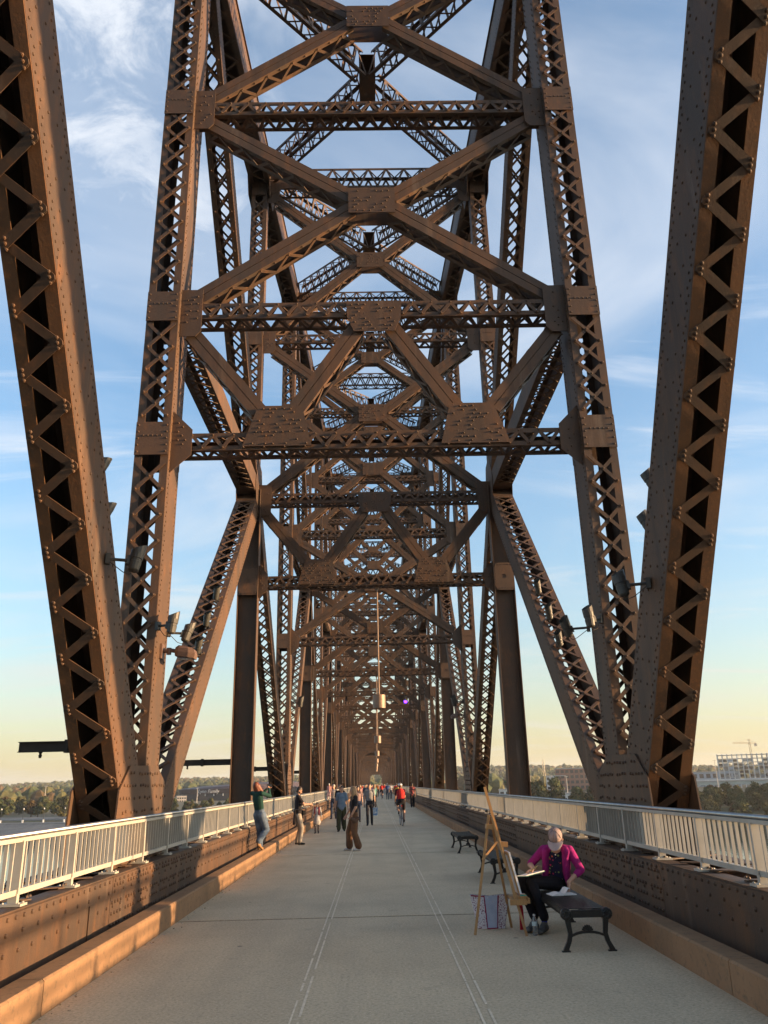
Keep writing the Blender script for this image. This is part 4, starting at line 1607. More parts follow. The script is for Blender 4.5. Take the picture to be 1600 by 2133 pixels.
def block(name, label, az, dist, w, d, h, m_, floors, cols, rz=0.0, z0=None, win=DGLASS, roof=ROOFM, group=None):
    x, y = az_pt(az, dist)
    z = ground_z(x, y) - 1 if z0 is None else z0
    root = empty(name, label, 'building', (x, y, z), RAD(rz), group)
    mb = MB()
    mb.box(-w / 2, w / 2, -d / 2, d / 2, 0, h)
    mb.obj('wall', m_, root)
    mb = MB()
    mb.box(-w / 2 - 0.4, w / 2 + 0.4, -d / 2 - 0.4, d / 2 + 0.4, h + 0.01, h + 0.8)
    mb.obj('roof', roof, root)
    if floors and cols:
        ww, hh = w / cols, h / floors
        me = MB()
        me.box(-ww * 0.32, ww * 0.32, -0.06, 0.06, -hh * 0.28, hh * 0.28)
        me = me.mesh('window', win)
        for f in range(floors):
            for c in range(cols):
                o = bpy.data.objects.new('window', me)
                COL.objects.link(o)
                o.parent = root
                o.location = (-w / 2 + ww * (c + 0.5), -d / 2 - 0.03, hh * (f + 0.5))
    return root


# building under construction: open frame, eight floors
x, y = az_pt(24.9, 900)
cb = empty('unfinished_building', 'pale multi-storey building frame under construction on the right skyline', 'building', (x, y, -11), RAD(-24))
NF, NCOL, FH, BW = 9, 15, 3.55, 4.6
wW = NCOL * BW
for f in range(NF + 1):
    mb = MB()
    mb.box(-wW / 2, wW / 2, -9, 9, f * FH - 0.22, f * FH + 0.22)
    mb.obj('floor_slab', GREYC, cb)
colm = MB()
colm.box(-0.42, 0.42, -0.42, 0.42, 0, NF * FH + (0.8))
colm = colm.mesh('column', WHITEP)
for c in range(NCOL + 1):
    for yy in (-9.1, 0.0, 9.1):
        o = bpy.data.objects.new('column', colm)
        COL.objects.link(o)
        o.parent = cb
        o.location = (-wW / 2 + c * BW, yy, 0)
wm = MB()
wm.box(-BW / 2 + 0.5, BW / 2 - 0.5, -0.1, 0.1, 0.25, FH - 0.9)
wms = [wm.mesh('wall_panel', q) for q in (BLUEG, DGLASS, GREYC)]
for f in range(NF - 1):
    for c in range(NCOL):
        if TR.random() < 0.72:
            o = bpy.data.objects.new('wall_panel', wms[TR.choices((0, 1, 2), (3, 4, 2))[0]])
            COL.objects.link(o)
            o.parent = cb
            o.location = (-wW / 2 + (c + 0.5) * BW, TR.choice((-8.6, -6.0, 2.0)), f * FH + 0.22)
# tower crane behind it
YEL = mat('crane_paint', (0.50, 0.42, 0.28), (0.42, 0.36, 0.26), 0.5, rough=0.6)
x, y = az_pt(24.75, 960)
cr = empty('tower_crane', 'slim tower crane above the unfinished building', 'crane', (x, y, -9))


def lattice_mast(mb, a, b, w, n):
    a, b = np.asarray(a, float), np.asarray(b, float)
    d = (b - a)
    x_, y_, z_ = basis(d, (0.3, 0.9, 0.2) if abs(d[2]) > np.linalg.norm(d[:2]) else (0, 0, 1))
    for sx_ in (-1, 1):
        for sy_ in (-1, 1):
            o_ = x_ * sx_ * w / 2 + y_ * sy_ * w / 2
            mb.tube([a + o_, b + o_], w * 0.09, 4)
    for k in range(n):
        p, q = a + d * k / n, a + d * (k + 1) / n
        sg = 1 if k % 2 else -1
        for v_ in (x_, y_):
            o_ = (y_ if v_ is x_ else x_) * w / 2
            for e in (-1, 1):
                mb.tube([p + v_ * sg * w / 2 + o_ * e, q - v_ * sg * w / 2 + o_ * e], w * 0.06, 4)


mb = MB()
lattice_mast(mb, (0, 0, 0), (0, 0, 47), 1.8, 20)
mb.obj('mast', YEL, cr)
mb = MB()
lattice_mast(mb, (0, 0, 43), (-21, -6, 43.4), 1.2, 14)
mb.obj('jib', YEL, cr)
mb = MB()
lattice_mast(mb, (0, 0, 43), (8, 2.2, 43), 1.2, 5)
mb.obj('counter_jib', YEL, cr)
mb = MB()
mb.box(6.3, 8.2, 1.2, 3.2, 39.8, 42.8)
mb.obj('counterweight', GREYC, cr)
mb = MB()
mb.tube([(0, 0, 47), (-12, -3.4, 44)], 0.15, 4)
mb.tube([(0, 0, 47), (7, 2, 44)], 0.15, 4)
mb.obj('stay_cable', YEL, cr)

block('warehouse', 'long pale blue-grey warehouse left of the unfinished building', 22.0, 980, 62, 30, 15.5, BLUEG, 2, 9, -22, z0=-10)
block('white_office', 'white office block with a dark window band behind the right truss', 12.3, 900, 20, 16, 14, WHITEP, 3, 5, -12, z0=-9)
block('brick_office', 'long reddish building beside the white office on the right', 13.7, 900, 44, 16, 21, BRICKM, 4, 9, -13, z0=-9)
block('white_shed', 'small white shed among the trees behind the right truss', 12.9, 560, 9, 8, 5.2, WHITEP, 1, 2, -12)
block('low_warehouse', 'low pale warehouse strip behind the right hanger', 9.6, 640, 26, 10, 5, WHITEP, 1, 6, -9, z0=-10)
block('white_house', 'white house among the trees of the far left bank', -23.3, 800, 13, 9, 7, WHITEP, 2, 4, 23)
block('white_cottage', 'small white cottage left of the white house on the far bank', -24.6, 760, 8, 8, 6, WHITEP, 1, 2, 23)
block('pale_depot', 'low pale depot between the trees by the left foreground diagonal', -21.4, 760, 22, 10, 4.5, WHITEP, 1, 6, 22)
block('pale_rowhouse', 'pale row house just left of the stadium', -13.1, 860, 9, 8, 5.5, ROOFM, 2, 4, 12)
# slim poles on the skyline
for j, (az, dist, h, lb) in enumerate(((12.0, 620, 16, 'slim pale lamp mast beside the white office'), (13.0, 560, 15, 'slim pale lamp mast in front of the brick office'),
                                       (-21.6, 640, 17, 'slim pale mast above the depot roof'), (-12.1, 640, 13, 'slim pale street lamp left of the stadium'),
                                       (22.5, 700, 24, 'tall pale mast in front of the warehouse'), (10.6, 640, 16, 'slim pale mast right of the right hanger'))):
    x, y = az_pt(az, dist)
    root = empty('light_mast', lb, 'mast', (x, y, ground_z(x, y)), group='slim masts in the distance')
    mb = MB()
    mb.tube([(0, 0, 0), (0, 0, h)], [0.32, 0.16], 6)
    mb.obj('pole', ROOFM, root)
    mb = MB()
    mb.box(-1.1, 1.1, -0.2, 0.2, h, h + 0.35)
    mb.obj('lamp_head', ROOFM, root)
x, y = az_pt(11.55, 1100)
rt = empty('radio_mast', 'narrow lattice mast rising above the trees right of the hanger', 'mast', (x, y, -5))
mb = MB()
lattice_mast(mb, (0, 0, 0), (0, 0, 31), 2.4, 12)
mb.obj('lattice', YEL, rt)
mb = MB()
mb.tube([(0, 0, 31), (0, 0, 34)], 0.2, 5)
mb.obj('aerial', YEL, rt)

# elevated highway on the right
hw = empty('highway_viaduct', 'pale green elevated highway viaduct behind the trees on the right', 'viaduct', az_pt(30.5, 740) + (0,))
HWM = mat('pale_green_girder', (0.36, 0.42, 0.40), (0.3, 0.36, 0.35), 0.1, rough=0.6)
dv = np.array([math.cos(RAD(-13)), math.sin(RAD(-13)), 0.008])
nv = np.array([-dv[1], dv[0], 0])
mb = MB()
mb.obox((0, 0, -3.2), dv * 170, nv * 7, (0, 0, 1.2))
mb.obj('girder', HWM, hw)
mb = MB()
mb.obox((0, 0, -1.55), dv * 170, nv * 7.6, (0, 0, 0.35))
mb.obj('deck', GREYC, hw)
mb = MB()
mb.obox(nv * -7.4 + (0, 0, -0.6), dv * 170, nv * 0.15, (0, 0, 0.55))
mb.obj('parapet', WHITEP, hw)
pm_ = MB()
pm_.box(-1.2, 1.2, -5, 5, -16, -4.5)
pm_ = pm_.mesh('pier', GREYC)
for t in np.arange(-160, 165, 32):
    o = bpy.data.objects.new('pier', pm_)
    COL.objects.link(o)
    o.parent = hw
    o.location = dv * t
    o.rotation_euler = (0, 0, RAD(-13))

# evening haze over the valley
HZ = bpy.data.materials.new('valley_haze')
HZ.use_nodes = True
HZ.node_tree.nodes.clear()
_o = HZ.node_tree.nodes.new('ShaderNodeOutputMaterial')
_v = HZ.node_tree.nodes.new('ShaderNodeVolumePrincipled')
_v.inputs['Color'].default_value = (0.86, 0.89, 0.92, 1)
_v.inputs['Density'].default_value = 0.0001
_v.inputs['Anisotropy'].default_value = 0.2
HZ.node_tree.links.new(_v.outputs[0], _o.inputs['Volume'])
mb = MB()
mb.box(-5200, 5200, -3300, 6800, ZW - 3, 62)
mb.obj('haze', HZ, kind='stuff')

# ================================================================== benches
def bench(x0, y0, label, L=1.85):
    """backless cast-iron bench; x0 = left edge of seat, y0 = near end; seat of many bent ribs"""
    root = empty('bench', label, 'bench', (x0 + 0.275, y0, 0), group='black iron benches along the right side')
    W2, ZS = 0.205, 0.415
    rib = MB()
    pts = []
    for k in range(9):
        a = RAD(-100 + k * 24)
    prof = [(-W2 - 0.045 * math.sin(RAD(a)) , ZS - 0.045 + 0.045 * math.cos(RAD(a))) for a in (170, 130, 90, 50, 15)]
    prof += [(-W2 * 0.5, ZS - 0.004), (0, ZS - 0.008), (W2 * 0.5, ZS - 0.004)]
    prof += [(W2 + 0.045 * math.sin(RAD(a)), ZS - 0.045 + 0.045 * math.cos(RAD(a))) for a in (15, 50, 90, 130, 170)]
    n = len(prof)
    v, f = [], []
    for q, (px, pz) in enumerate(prof):
        p0, p1 = np.array(prof[max(q - 1, 0)]), np.array(prof[min(q + 1, n - 1)])
        d = (p1 - p0) / np.linalg.norm(p1 - p0)
        nr = np.array([-d[1], d[0]])
        for sg in (1, -1):
            for yy in (-0.013, 0.013):
                v.append((px + nr[0] * 0.004 * sg, yy, pz + nr[1] * 0.004 * sg))
    for q in range(n - 1):
        a, b = q * 4, q * 4 + 4
        f += [(a, b, b + 1, a + 1), (a + 2, a + 3, b + 3, b + 2), (a, a + 2, b + 2, b), (a + 1, b + 1, b + 3, a + 3)]
    f += [(0, 1, 3, 2), (4 * n - 4, 4 * n - 2, 4 * n - 1, 4 * n - 3)]
    rib.add(v, np.array(f))
    rm = rib.mesh('seat_rib', IRON)
    nr_ = 36
    for k in range(nr_):
        o = bpy.data.objects.new('seat_rib', rm)
        COL.objects.link(o)
        o.parent = root
        o.location = (0, 0.07 + (L - 0.14) * k / (nr_ - 1), 0)
    m = MB()
    for x in (-W2, 0.0, W2):
        m.box(x - 0.018, x + 0.018, 0.04, L - 0.04, ZS - 0.045, ZS - 0.018)
    m.obj('seat_rail', IRON, root)
    for ye in (0.03, L - 0.03):
        fr = MB()
        fr.box(-W2, W2, ye - 0.022, ye + 0.022, ZS - 0.085, ZS - 0.012)
        fo_ = fr.obj('end_frame', IRON, root)
        for sx_ in (-1, 1):
            m = MB()                              # rosette at the rolled corner
            m.lathe((sx_ * (W2 + 0.015), ye - 0.03, ZS - 0.05), [(0.055, 0), (0.062, 0.01), (0.062, 0.05), (0.055, 0.06)], 14, (0, 1, 0))
            for q in range(7):
                a = q * 2 * math.pi / 7
                c = np.array([sx_ * (W2 + 0.015), ye - 0.032, ZS - 0.05])
                m.ellipsoid(c + np.array([math.cos(a), 0, math.sin(a)]) * 0.032, (0.014, 0.008, 0.014), 6, 4)
            m.obj('rosette', IRON, fo_)
            m = MB()                              # curved leg, splayed foot
            pl = [(0.015, -0.09), (0.005, -0.16), (-0.005, -0.24), (0.012, -0.31), (0.05, -0.385), (0.055, -0.408)]
            pts = [(sx_ * (W2 - 0.01 + px), ye, ZS + pz) for px, pz in pl]
            wd = (0.030, 0.026, 0.023, 0.024, 0.028, 0.030)
            for q in range(len(pts) - 1):
                p, q2 = np.array(pts[q]), np.array(pts[q + 1])
                w0, w1 = wd[q], wd[q + 1]
                m.prism([p + (-w0, -0.018, 0), p + (w0, -0.018, 0), q2 + (w1, -0.018, 0), q2 + (-w1, -0.018, 0)], (0, 0.036, 0))
            fx = sx_ * (W2 + 0.045)
            m.box(fx - 0.045, fx + 0.045, ye - 0.02, ye + 0.02, 0.0, 0.014)
            m.obj('leg', IRON, fo_)
        m = MB()                                  # arched stretcher with a shell
        arc = [(0.235 * math.cos(RAD(a)), 0.085 + 0.105 * math.sin(RAD(a))) for a in np.linspace(180, 0, 13)]
        for q in range(12):
            (xa, za), (xb, zb_) = arc[q], arc[q + 1]
            m.prism([(xa, ye - 0.014, za - 0.012), (xb, ye - 0.014, zb_ - 0.012), (xb, ye - 0.014, zb_ + 0.012), (xa, ye - 0.014, za + 0.012)], (0, 0.028, 0))
        m.obj('arched_stretcher', IRON, fo_)
        m = MB()
        for q in range(7):
            a = RAD(20 + q * 23.3)
            p = np.array([0, ye, 0.195])
            d = np.array([math.cos(a), 0, math.sin(a)])
            s_ = np.array([-d[2], 0, d[0]])
            m.prism([p + d * 0.005 + (0, -0.012, 0), p + d * 0.055 - s_ * 0.011 + (0, -0.012, 0), p + d * 0.066 + (0, -0.012, 0), p + d * 0.055 + s_ * 0.011 + (0, -0.012, 0)], (0, 0.024, 0))
        m.obj('shell_ornament', IRON, fo_)
    return root


bench(1.86, 9.42, 'black iron bench nearest the camera, with the artist sitting on it', 1.9)
bench(1.93, 15.5, 'empty black iron bench just behind the easel', 1.9)
bench(1.97, 22.0, 'empty black iron bench farthest along the right side', 1.9)

# ================================================================== people
SKIN = mat('skin', (0.46, 0.27, 0.19), (0.42, 0.235, 0.16), 20.0, rough=0.55)
SKIN2 = mat('tanned_skin', (0.36, 0.20, 0.13), (0.32, 0.17, 0.11), 20.0, rough=0.55)
HAIR_D = mat('dark_brown_hair', (0.022, 0.014, 0.010), (0.045, 0.028, 0.018), 60.0, rough=0.5, bump=0.4, bscale=160, stretch=(1, 1, 0.15))
HAIR_R = mat('red_hair', (0.17, 0.045, 0.02), (0.09, 0.025, 0.012), 50.0, rough=0.5, bump=0.4, bscale=160, stretch=(1, 1, 0.15))
HAIR_G = mat('grey_hair', (0.36, 0.34, 0.31), (0.26, 0.24, 0.22), 50.0, rough=0.6)
HAIR_B = mat('light_brown_hair', (0.20, 0.12, 0.06), (0.28, 0.18, 0.09), 50.0, rough=0.5, bump=0.3, bscale=160, stretch=(1, 1, 0.15))
CLOTH = {}


def cloth(name, c, c2=None, scale=6.0, lo=0.4, hi=0.6, bump=0.35):
    if name not in CLOTH:
        c2 = c2 or tuple(q * 0.75 for q in c)
        CLOTH[name] = mat(name, c, c2, scale, lo, hi, rough=0.9, bump=bump, bscale=22.0, spec=0.2)
        CLOTH[name].node_tree.nodes['Bump'].inputs['Distance'].default_value = 0.02
    return CLOTH[name]


def ik(a, c, l1, l2, pole):
    a, c, pole = (np.asarray(q, float) for q in (a, c, pole))
    d = c - a
    L = np.linalg.norm(d)
    L2 = min(L, (l1 + l2) * 0.999)
    d = d / L
    c2 = a + d * L2
    k = (l1 * l1 - l2 * l2 + L2 * L2) / (2 * L2)
    h = math.sqrt(max(l1 * l1 - k * k, 0))
    p = pole - d * np.dot(pole, d)
    p = p / (np.linalg.norm(p) + 1e-9)
    return a + d * k + p * h, c2


def seg_mesh(mb, p0, p1, r0, r1, side):
    """tapered capsule with elliptical section; r = (across, deep)"""
    p0, p1 = np.asarray(p0, float), np.asarray(p1, float)
    d = p1 - p0
    L = np.linalg.norm(d)
    d = d / L if L > 1e-6 else np.array([0, 0, 1.0])
    u = np.asarray(side, float)
    u = u - d * np.dot(u, d)
    if np.linalg.norm(u) < 1e-3:
        u = np.cross(d, (0.3, 0.8, 0.1))
    u = u / np.linalg.norm(u)
    w = np.cross(d, u)
    n = 12
    a = np.arange(n) * 2 * math.pi / n
    rings = []
    m0, m1 = min(r0), min(r1)
    for t, k in ((-0.98, 0.2), (-0.8, 0.6), (-0.45, 0.89), (0, 1)):
        rings.append(p0 + d * t * m0 + k * (np.cos(a)[:, None] * u * r0[0] + np.sin(a)[:, None] * w * r0[1]))
    for t, k in ((0, 1), (0.45, 0.89), (0.8, 0.6), (0.98, 0.2)):
        rings.append(p1 + d * t * m1 + k * (np.cos(a)[:, None] * u * r1[0] + np.sin(a)[:, None] * w * r1[1]))
    j = np.arange(n)
    kk = (j + 1) % n
    mb.add(np.concatenate(rings), *[np.stack([q * n + j, q * n + kk, (q + 1) * n + kk, (q + 1) * n + j], 1) for q in range(7)],
           j[::-1], 7 * n + j)


DG = bpy.context.evaluated_depsgraph_get


def skin_up(name, segs, mats, vox, parent, smooth_it=4):
    """weld overlapping capsules into ONE continuous surface, then paint each face from its nearest limb"""
    mb = MB()
    for s_ in segs:
        seg_mesh(mb, s_[0], s_[1], s_[2], s_[3], s_[5])
    tmp = mb.obj('tmp', mats)
    md = tmp.modifiers.new('r', 'REMESH')
    md.mode = 'VOXEL'
    md.voxel_size = vox
    md.use_smooth_shade = True
    ms = tmp.modifiers.new('s', 'SMOOTH')
    ms.factor = 0.5
    ms.iterations = smooth_it
    dg = DG()
    dg.update()
    me = bpy.data.meshes.new_from_object(tmp.evaluated_get(dg))
    old = tmp.data
    bpy.data.objects.remove(tmp)
    bpy.data.meshes.remove(old)
    me.name = name
    me.materials.clear()
    for q in mats:
        me.materials.append(q)
    nf = len(me.polygons)
    C = np.zeros(nf * 3)
    me.polygons.foreach_get('center', C)
    C = C.reshape(-1, 3)
    best = np.full(nf, 1e9)
    idx = np.zeros(nf, np.int32)
    for s_ in segs:
        p0, p1 = np.asarray(s_[0], float), np.asarray(s_[1], float)
        d = p1 - p0
        L2 = max(np.dot(d, d), 1e-9)
        t = np.clip((C - p0) @ d / L2, 0, 1)
        r = (1 - t) * sum(s_[2]) / 2 + t * sum(s_[3]) / 2
        # elliptical section: measure in units of the local radii
        u = np.asarray(s_[5], float)
        u = u - d * np.dot(u, d) / L2
        nu = np.linalg.norm(u)
        dv = C - p0 - t[:, None] * d
        dist = np.linalg.norm(dv, axis=1)
        if nu > 1e-3:
            u /= nu
            cu = (dv @ u) / (dist + 1e-9)
            ra = (1 - t) * s_[2][0] + t * s_[3][0]
            rb = (1 - t) * s_[2][1] + t * s_[3][1]
            r = 1 / np.sqrt((cu / ra) ** 2 + (1 - cu ** 2) / rb ** 2)
        e = dist - r - (s_[6] if len(s_) > 6 else 0)
        m_ = e < best
        best[m_] = e[m_]
        idx[m_] = s_[4]
    me.polygons.foreach_set('material_index', idx)
    me.polygons.foreach_set('use_smooth', np.ones(nf, bool))
    o = bpy.data.objects.new(name, me)
    COL.objects.link(o)
    o.parent = parent
    return o


def hand_segs(w, dirn, nrm, k, mi, curl=0.5, side=1, X=(1, 0, 0)):
    """palm, four fingers with two bends and a thumb; w wrist, dirn along the palm, nrm out of the palm"""
    d = np.asarray(dirn, float)
    d = d / np.linalg.norm(d)
    n = np.asarray(nrm, float)
    n = n - d * np.dot(n, d)
    n = n / np.linalg.norm(n)
    s_ = np.cross(d, n) * side
    out = [(w, w + d * 0.075 * k, (0.030 * k, 0.016 * k), (0.040 * k, 0.014 * k), mi, s_)]
    for q, (off, L) in enumerate(((-0.030, 0.070), (-0.010, 0.078), (0.010, 0.074), (0.029, 0.058))):
        b = w + d * 0.080 * k + s_ * off * k
        d1 = d * math.cos(curl * 0.6) + n * math.sin(curl * 0.6)
        d2 = d * math.cos(curl * 1.7) + n * math.sin(curl * 1.7)
        m1 = b + d1 * L * 0.55 * k
        out.append((b, m1, (0.0098 * k,) * 2, (0.009 * k,) * 2, mi, s_))
        out.append((m1, m1 + d2 * L * 0.5 * k, (0.009 * k,) * 2, (0.0075 * k,) * 2, mi, s_))
    t0 = w + d * 0.025 * k - s_ * 0.030 * k
    td = d * 0.7 - s_ * 0.55 + n * 0.35
    td = td / np.linalg.norm(td)
    t1 = t0 + td * 0.038 * k
    td2 = d * 0.85 - s_ * 0.1 + n * 0.45
    td2 = td2 / np.linalg.norm(td2)
    out += [(t0, t1, (0.013 * k,) * 2, (0.0115 * k,) * 2, mi, s_), (t1, t1 + td2 * 0.034 * k, (0.0112 * k,) * 2, (0.009 * k,) * 2, mi, s_)]
    return out


def head_parts(root, hc, fdir, up, k, skin_i, hair, hair_m, segs, S=(1, 0, 0), eyes=True, beard=None):
    """adds head, jaw, nose and ears to the body surface and hair, eyes and mouth as children"""
    f = np.asarray(fdir, float)
    f = f / np.linalg.norm(f)
    u = np.asarray(up, float)
    u = u - f * np.dot(u, f)
    u = u / np.linalg.norm(u)
    r = np.cross(f, u)
    P = lambda a, b, c: hc + (r * a + f * b + u * c) * k
    segs += [(P(0, -0.012, 0.035), P(0, -0.004, 0.028), (0.076 * k, 0.092 * k), (0.076 * k, 0.092 * k), skin_i, r),
             (P(0, 0.012, -0.005), P(0, 0.028, -0.065), (0.066 * k, 0.074 * k), (0.042 * k, 0.050 * k), skin_i, r),
             (P(0, 0.085, 0.005), P(0, 0.104, -0.030), (0.008 * k, 0.008 * k), (0.014 * k, 0.012 * k), skin_i, r)]
    for s_ in (-1, 1):
        segs.append((P(s_ * 0.076, -0.01, 0.01), P(s_ * 0.078, -0.014, -0.03), (0.010 * k, 0.018 * k), (0.009 * k, 0.013 * k), skin_i, r))
    if eyes:
        m = MB()
        for s_ in (-1, 1):
            m.ellipsoid(P(s_ * 0.031, 0.080, 0.012), (0.012 * k, 0.008 * k, 0.006 * k), 7, 5)
            m.obox(P(s_ * 0.033, 0.084, 0.030), r * 0.017 * k, f * 0.006 * k, u * 0.0032 * k)
        m.obj('eyes', HAIR_D, root)
        m = MB()
        m.ellipsoid(P(0, 0.080, -0.056), np.abs(r * 0.020 * k + f * 0.008 * k + u * 0.006 * k) + 0.002, 8, 5)
        m.obj('mouth', mat('lips_' + root.name, (0.30, 0.11, 0.09), None, rough=0.5), root)
    hs = [(P(0, -0.022, 0.052), P(0, -0.018, 0.046), (0.084 * k, 0.098 * k), (0.084 * k, 0.098 * k), 0, r)]
    if hair == 'short':
        hs += [(P(0, -0.045, 0.03), P(0, -0.055, -0.03), (0.076 * k, 0.06 * k), (0.062 * k, 0.045 * k), 0, r)]
    elif hair == 'long':
        hs += [(P(0, -0.05, 0.03), P(0, -0.075, -0.10), (0.088 * k, 0.06 * k), (0.095 * k, 0.05 * k), 0, r),
               (P(0, -0.075, -0.10), P(0, -0.085, -0.27), (0.098 * k, 0.05 * k), (0.085 * k, 0.035 * k), 0, r)]
        for s_ in (-1, 1):
            hs += [(P(s_ * 0.078, -0.005, 0.04), P(s_ * 0.092, 0.005, -0.10), (0.022 * k, 0.05 * k), (0.025 * k, 0.05 * k), 0, r),
                   (P(s_ * 0.092, 0.005, -0.10), P(s_ * 0.095, 0.02, -0.24), (0.025 * k, 0.045 * k), (0.018 * k, 0.03 * k), 0, r)]
    elif hair == 'bun':
        hs += [(P(0, -0.05, 0.03), P(0, -0.06, -0.03), (0.078 * k, 0.058 * k), (0.06 * k, 0.045 * k), 0, r),
               (P(0, -0.115, 0.05), P(0, -0.125, 0.06), (0.04 * k, 0.035 * k), (0.035 * k, 0.03 * k), 0, r)]
    if beard is not None:
        hs2 = [(P(s_ * 0.05, 0.03, -0.03), P(0, 0.060, -0.085), (0.022 * k, 0.022 * k), (0.030 * k, 0.026 * k), 0, r) for s_ in (-1, 1)]
        skin_up('beard', hs2, [hair_m], 0.012 * k, root, 2)
    if hair:
        ho = skin_up('hair', hs, [hair_m], 0.014 * k, root, 3)
    return P


def standing(label, x, y, rz, H, mats, feet=((0.10, 0.0), (-0.10, 0.0)), hands=None, lean=0.0, twist=0.0, look=(0, 1, 0), headup=(0, 0, 1), hair='short',
             hair_m=None, sleeve=0.55, leg=(0.088, 0.064, 0.052), shorts=None, skirt=None, z=0.0, vox=0.011, eyes=True, beard=None, belly=1.0, heel=(0, 0),
             curl=0.6, palm=None, group=None, long_sleeve=False, vest=None, shirt_hem=0.0):
    """mats = dict(skin, shirt, legs, shoes); local frame: faces +Y, right hand +X; hands = ((x,y,z),(x,y,z)) right, left in units of H=1.7"""
    root = empty('person', label, 'person', (x, y, z), RAD(rz), group)
    k = H / 1.7
    ml = [mats['skin'], mats['shirt'], mats['legs'], mats['shoes'], mats.get('extra', mats['shirt'])]
    SK, SH, LG, FT, EX = range(5)
    S = np.array([1.0, 0, 0])
    sl = math.sin(RAD(lean))
    hip = np.array([0, 0, 0.90])
    wst = hip + (0, sl * 0.18, 0.17)
    chest = hip + (0, sl * 0.42, 0.38)
    neck = hip + (0, sl * 0.56, 0.545)
    hc = neck + np.array([0, sl * 0.16 + 0.025, 0.125])
    sh = {1: neck + (0.165, -0.01, -0.045), -1: neck + (-0.165, -0.01, -0.045)}
    b = belly
    segs = [(hip + (0, 0, -0.03), wst, (0.155 * b, 0.112 * b), (0.138 * b, 0.100 * b), SH if shirt_hem > 0.5 else LG, S),
            (wst + (0, 0, -0.02 - 0.06 * shirt_hem), chest, (0.142 * b, 0.104 * b), (0.160, 0.112), SH, S, 0.012),
            (chest, neck + (0, -0.015, -0.055), (0.158, 0.110), (0.125, 0.075), SH, S),
            (neck + (0, -0.01, -0.03), hc + (0, -0.01, -0.04), (0.052, 0.052), (0.048, 0.050), SK, S)]
    for s_ in (1, -1):
        segs.append((neck + (s_ * 0.06, -0.012, -0.04), sh[s_], (0.055, 0.055), (0.058, 0.056), SH, S))
        i = 0 if s_ == 1 else 1
        hd = (s_ * 0.24, 0.03, 0.80) if hands is None or hands[i] is None else hands[i]
        pole = (s_ * 0.5, -1.0, -0.4) if (hands is None or hands[i] is None or len(hands[i]) < 4) else hands[i][3]
        hd = np.array(hd[:3], float)
        el, wr = ik(sh[s_], hd, 0.285, 0.245, pole)
        cut = sh[s_] + (el - sh[s_]) * min(1, sleeve)
        lm = SH if long_sleeve else SK
        segs += [(sh[s_], cut, (0.056, 0.056), (0.052, 0.052), SH, S),
                 (cut, el, (0.044, 0.044) if not long_sleeve else (0.048,) * 2, (0.040,) * 2, lm, S),
                 (el, wr, (0.040,) * 2 if not long_sleeve else (0.043,) * 2, (0.027, 0.025) if not long_sleeve else (0.034,) * 2, lm, S)]
        fd = wr - el
        pn = np.array(palm[i] if palm else (-s_ * 1.0, 0.3, 0.0))
        segs += hand_segs(wr, fd, pn, 1.0, SK, curl, s_)
        ft = np.array([feet[i][0], feet[i][1], 0.085 + heel[i] * 0.10])
        hp = hip + (s_ * 0.085, 0, -0.04)
        kn, an = ik(hp, ft, 0.402, 0.392, (s_ * 0.1, 1, 0))
        r0, r1, r2_ = leg
        if shorts:
            cutk = hp + (kn - hp) * shorts
            segs += [(hp, cutk, (r0 + 0.004, r0 + 0.004), (r1 + 0.02,) * 2, LG, S), (cutk, kn, (0.066,) * 2, (0.055,) * 2, SK, S),
                     (kn, an, (0.056, 0.058), (0.040,) * 2, SK, S)]
        else:
            segs += [(hp, kn, (r0, r0 * 1.05), (r1, r1 * 1.04), LG, S), (kn, an + (0, 0, max(0.01, r2_ - 0.05)), (r1, r1), (r2_, r2_ * 1.05), LG, S)]
        tz = 0.032
        hl = an + np.array([0, -0.035, -0.045])
        toe = np.array([an[0] + s_ * 0.02, an[1] + 0.135 - heel[i] * 0.02, tz])
        hl[2] = max(hl[2], 0.038)
        segs += [(hl, toe, (0.040, 0.036), (0.042, 0.028), FT, S), (an + (0, 0, -0.0), (hl + toe) / 2, (0.040,) * 2, (0.036,) * 2, FT, S)]
    if skirt:
        segs += [(hip + (0, 0, 0.12), hip + (0, 0, -skirt[0]), (0.15, 0.11), (skirt[1], skirt[1] * 0.8), SH, S)]
    if vest:
        for s_ in (1, -1):
            segs.append((sh[s_] + (-s_ * 0.05, 0.01, 0.01), wst + (s_ * 0.11, 0.02, 0.0), (0.05, 0.10), (0.045, 0.10), EX, S, 0.01))
    fd = np.array(look, float)
    P0 = head_parts(root, hc, fd, headup, 1.0, SK, hair, hair_m, segs, eyes=eyes, beard=beard)
    body = skin_up('body', segs, ml, vox, root)
    for ch in root.children:
        ch.scale = (k, k, k)
    J = dict(hip=hip * k, neck=neck * k, hc=hc * k, sh={q: v * k for q, v in sh.items()}, chest=chest * k, k=k)
    return root, J


def world_pt(root, p):
    c, s_ = math.cos(root.rotation_euler.z), math.sin(root.rotation_euler.z)
    return (root.location.x + c * p[0] - s_ * p[1], root.location.y + s_ * p[0] + c * p[1], root.location.z + p[2])


WHITE_SH = cloth('white_shoe', (0.6, 0.58, 0.55))
BLACK_SH = cloth('black_shoe', (0.025, 0.025, 0.027))
BLACKT = cloth('black_cotton', (0.022, 0.020, 0.024))
JEANS = cloth('blue_denim', (0.075, 0.115, 0.19), (0.16, 0.22, 0.31), 5.0)
NAVYP = cloth('navy_denim', (0.03, 0.045, 0.085))

